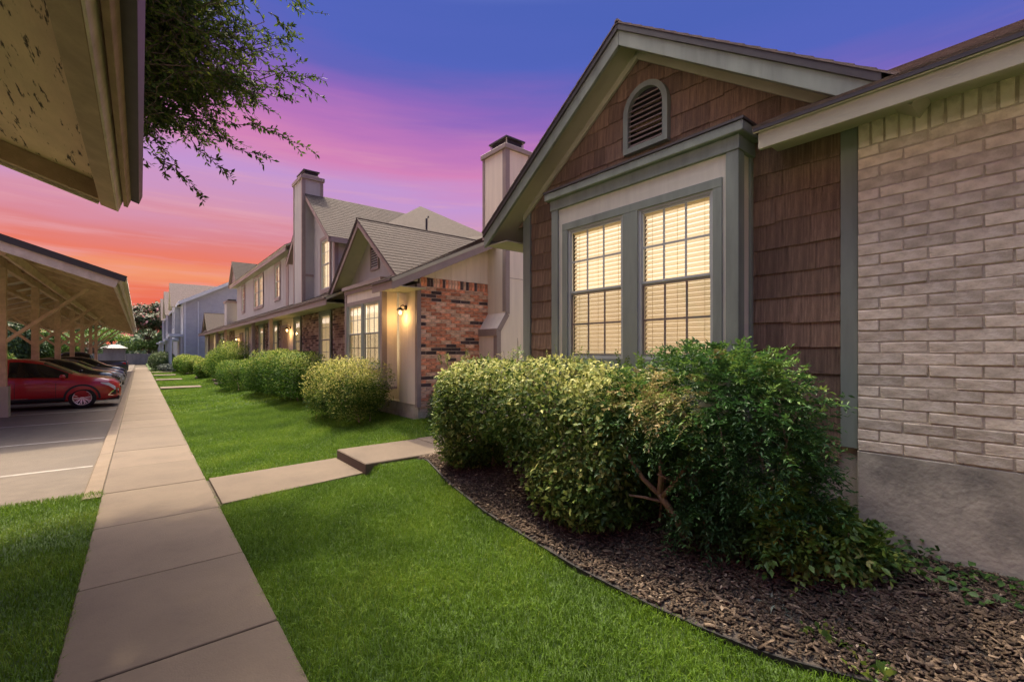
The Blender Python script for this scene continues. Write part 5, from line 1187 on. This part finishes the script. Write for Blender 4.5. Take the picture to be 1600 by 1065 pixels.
# ------------------------------------------------------------------ mulch chips, grass
def inbed(X, Y): return (X > edge_x(Y)+.015)&(Y < 6.27)&(X < np.where(Y > 4.66, 5.1, 4.0))
n = 42000; Y = rng.uniform(-.9,6.27,n); X = edge_x(Y)+rng.random(n)**.9*(4.0-edge_x(Y)); k = inbed(X,Y)
X, Y = X[k], Y[k]; n = len(X); P = np.stack([X,Y,gz(X,Y)+.016+rng.uniform(0,.022,n)],1)
a = rng.uniform(0,6.28,n); til = rng.normal(size=(n,2))*.28
d = unit(np.stack([np.cos(a),np.sin(a),til[:,0]],1)); b = unit(np.cross(np.tile([0,0,1.0],(n,1))+np.stack([til[:,1],til[:,0],0*a],1), d)); u = np.cross(d,b)
big = rng.random(n) < .12; l = rng.uniform(.006,.022,n)*(1+1.3*big); w = rng.uniform(.003,.008,n)*(1+1.0*big); h = rng.uniform(.0015,.004,n)
Vs = []
for sz in (-1,1):
    for sx, sy in ((-1,-1),(1,-1),(1,1),(-1,1)): Vs.append(P+d*(l*sx*rng.uniform(.8,1,n))[:,None]+b*(w*sy*rng.uniform(.6,1,n))[:,None]+u*(h*sz)[:,None])
Vc = np.stack(Vs,1).reshape(-1,3); i = np.arange(n)[:,None]*8
Fc = np.stack([np.concatenate([i+q for q in f],1) for f in ((4,5,6,7),(0,1,5,4),(1,2,6,5),(2,3,7,6),(3,0,4,7))],1).reshape(-1,4)
o = np_mesh('wood_chips', Vc, Fc, 'chip', None, np.repeat(np.clip(rng.beta(1.7,3.8,n)+.08*np.sin(X*5+Y*4),0,1),5)); tag(o, 'shredded bark mulch covering the planting bed', 'mulch', kind='stuff')

n = 900; Y = rng.uniform(-.8,6.1,n); X = edge_x(Y)-.12+rng.random(n)*1.35; P = np.stack([X,Y,gz(X,Y)+.036+rng.uniform(0,.012,n)],1); k = (X < 3.98)&((X > edge_x(Y))|(rng.random(n) < .12)); P = P[k]; n = len(P)
o = leafs('leaf_litter', P, np.tile([0,0,1.0],(n,1)), .035*rng.uniform(.5,1.4,n), 'chip', None, np.clip(rng.beta(3,2,n)+.15,0,1), .5, .35, None, -.1, spread=.5); tag(o, 'dry fallen leaves scattered over the mulch', 'leaf litter', kind='stuff')
def slab_mask(X, Y):
    m = (X > .70)&(X < 2.50)&(Y > 6.17+.14*(X-.73)-.01)&(Y < 7.53+.04*(X-.73)); m |= (X > 2.47)&(X < 7.5)&(Y > 6.32)&(Y < 7.58)
    for (yy_, x1_, x2_, x3_) in ((26.8,2.3,2.9,4.3),(29.6,0,3.1,4.3),(34.5,2.0,2.7,4.2),(41.0,2.0,2.6,4.1),(47.0,2.0,2.5,3.4)): m |= (np.abs(Y-yy_) < .55)&(((X > .7)&(X < x1_))|((X > x2_)&(X < x3_)))
    return m
LG = Lump(10,1.3); LG2 = Lump(10,5.0)
def blades(name, X, Y, Z, h, w, label):
    n = len(X); P = np.stack([X,Y,Z],1); a = rng.uniform(0,6.28,n); s = np.stack([np.cos(a),np.sin(a),0*a],1); ln = rng.normal(size=(n,2))*.5
    P2 = P*[1,1,0]; tn = np.clip(.42+.17*LG(P2)+.13*LG2(P2)+rng.normal(size=n)*.18+.35*(rng.random(n) < .035), 0, 1); h = h*rng.uniform(.6,1.25,n)*(1+.12*LG2(P2)); w = w*rng.uniform(.7,1.2,n)
    m1 = P+np.stack([ln[:,0]*h*.35,ln[:,1]*h*.35,h*.6],1); tip = P+np.stack([ln[:,0]*h*1.1,ln[:,1]*h*1.1,h*(1-.25*np.abs(ln).sum(1)).clip(.3)],1)
    V = np.stack([P-s*w[:,None]*.5, P+s*w[:,None]*.5, m1+s*w[:,None]*.38, m1-s*w[:,None]*.38, tip],1).reshape(-1,3); i = np.arange(n)[:,None]*5
    F = np.stack([np.concatenate([i,i+1,i+2],1),np.concatenate([i,i+2,i+3],1),np.concatenate([i+3,i+2,i+4],1)],1).reshape(-1,3)
    o = np_mesh(name, V, F, 'grass', None, np.repeat(tn,3)); return tag(o, label, 'grass', kind='stuff')
def scatter(n, x0, x1, y0, y1): return rng.uniform(x0,x1,n), rng.uniform(y0,y1,n)
X, Y = scatter(230000, .685, 3.4, -.6, 6.6); k = (X < edge_x(Y)-.004)&~slab_mask(X,Y)&(X > .690+.02*LG2(np.stack([X*0,Y,X*0],1))); X, Y = X[k], Y[k]
blades('grass', X, Y, gz(X,Y)-.026, .052, .0052, 'mown green lawn between the sidewalk and the mulch bed')
X, Y = scatter(210000, .69, 5.2, 7.4, 16); k = ~slab_mask(X,Y)&(X < np.where(Y < 8.8, 5.6, 4.5)); X, Y = X[k], Y[k]
blades('grass', X, Y, gz(X,Y)-.026, .055, .0075, 'bright green lawn beyond the raised entry walk')
X, Y = scatter(120000, .69, 4.5, 16, 51); k = ~slab_mask(X,Y); X, Y = X[k], Y[k]
blades('grass', X, Y, gz(X,Y)-.026, .058, .016, 'far strip of lawn along the townhouse row')
X, Y = scatter(120000, -4.0, -.352, 1.5, 7.70); k = X > -.45*Y-.3; X, Y = X[k], Y[k]
blades('grass', X, Y, -.03+0*X, .058, .0058, 'small shaded lawn left of the sidewalk')
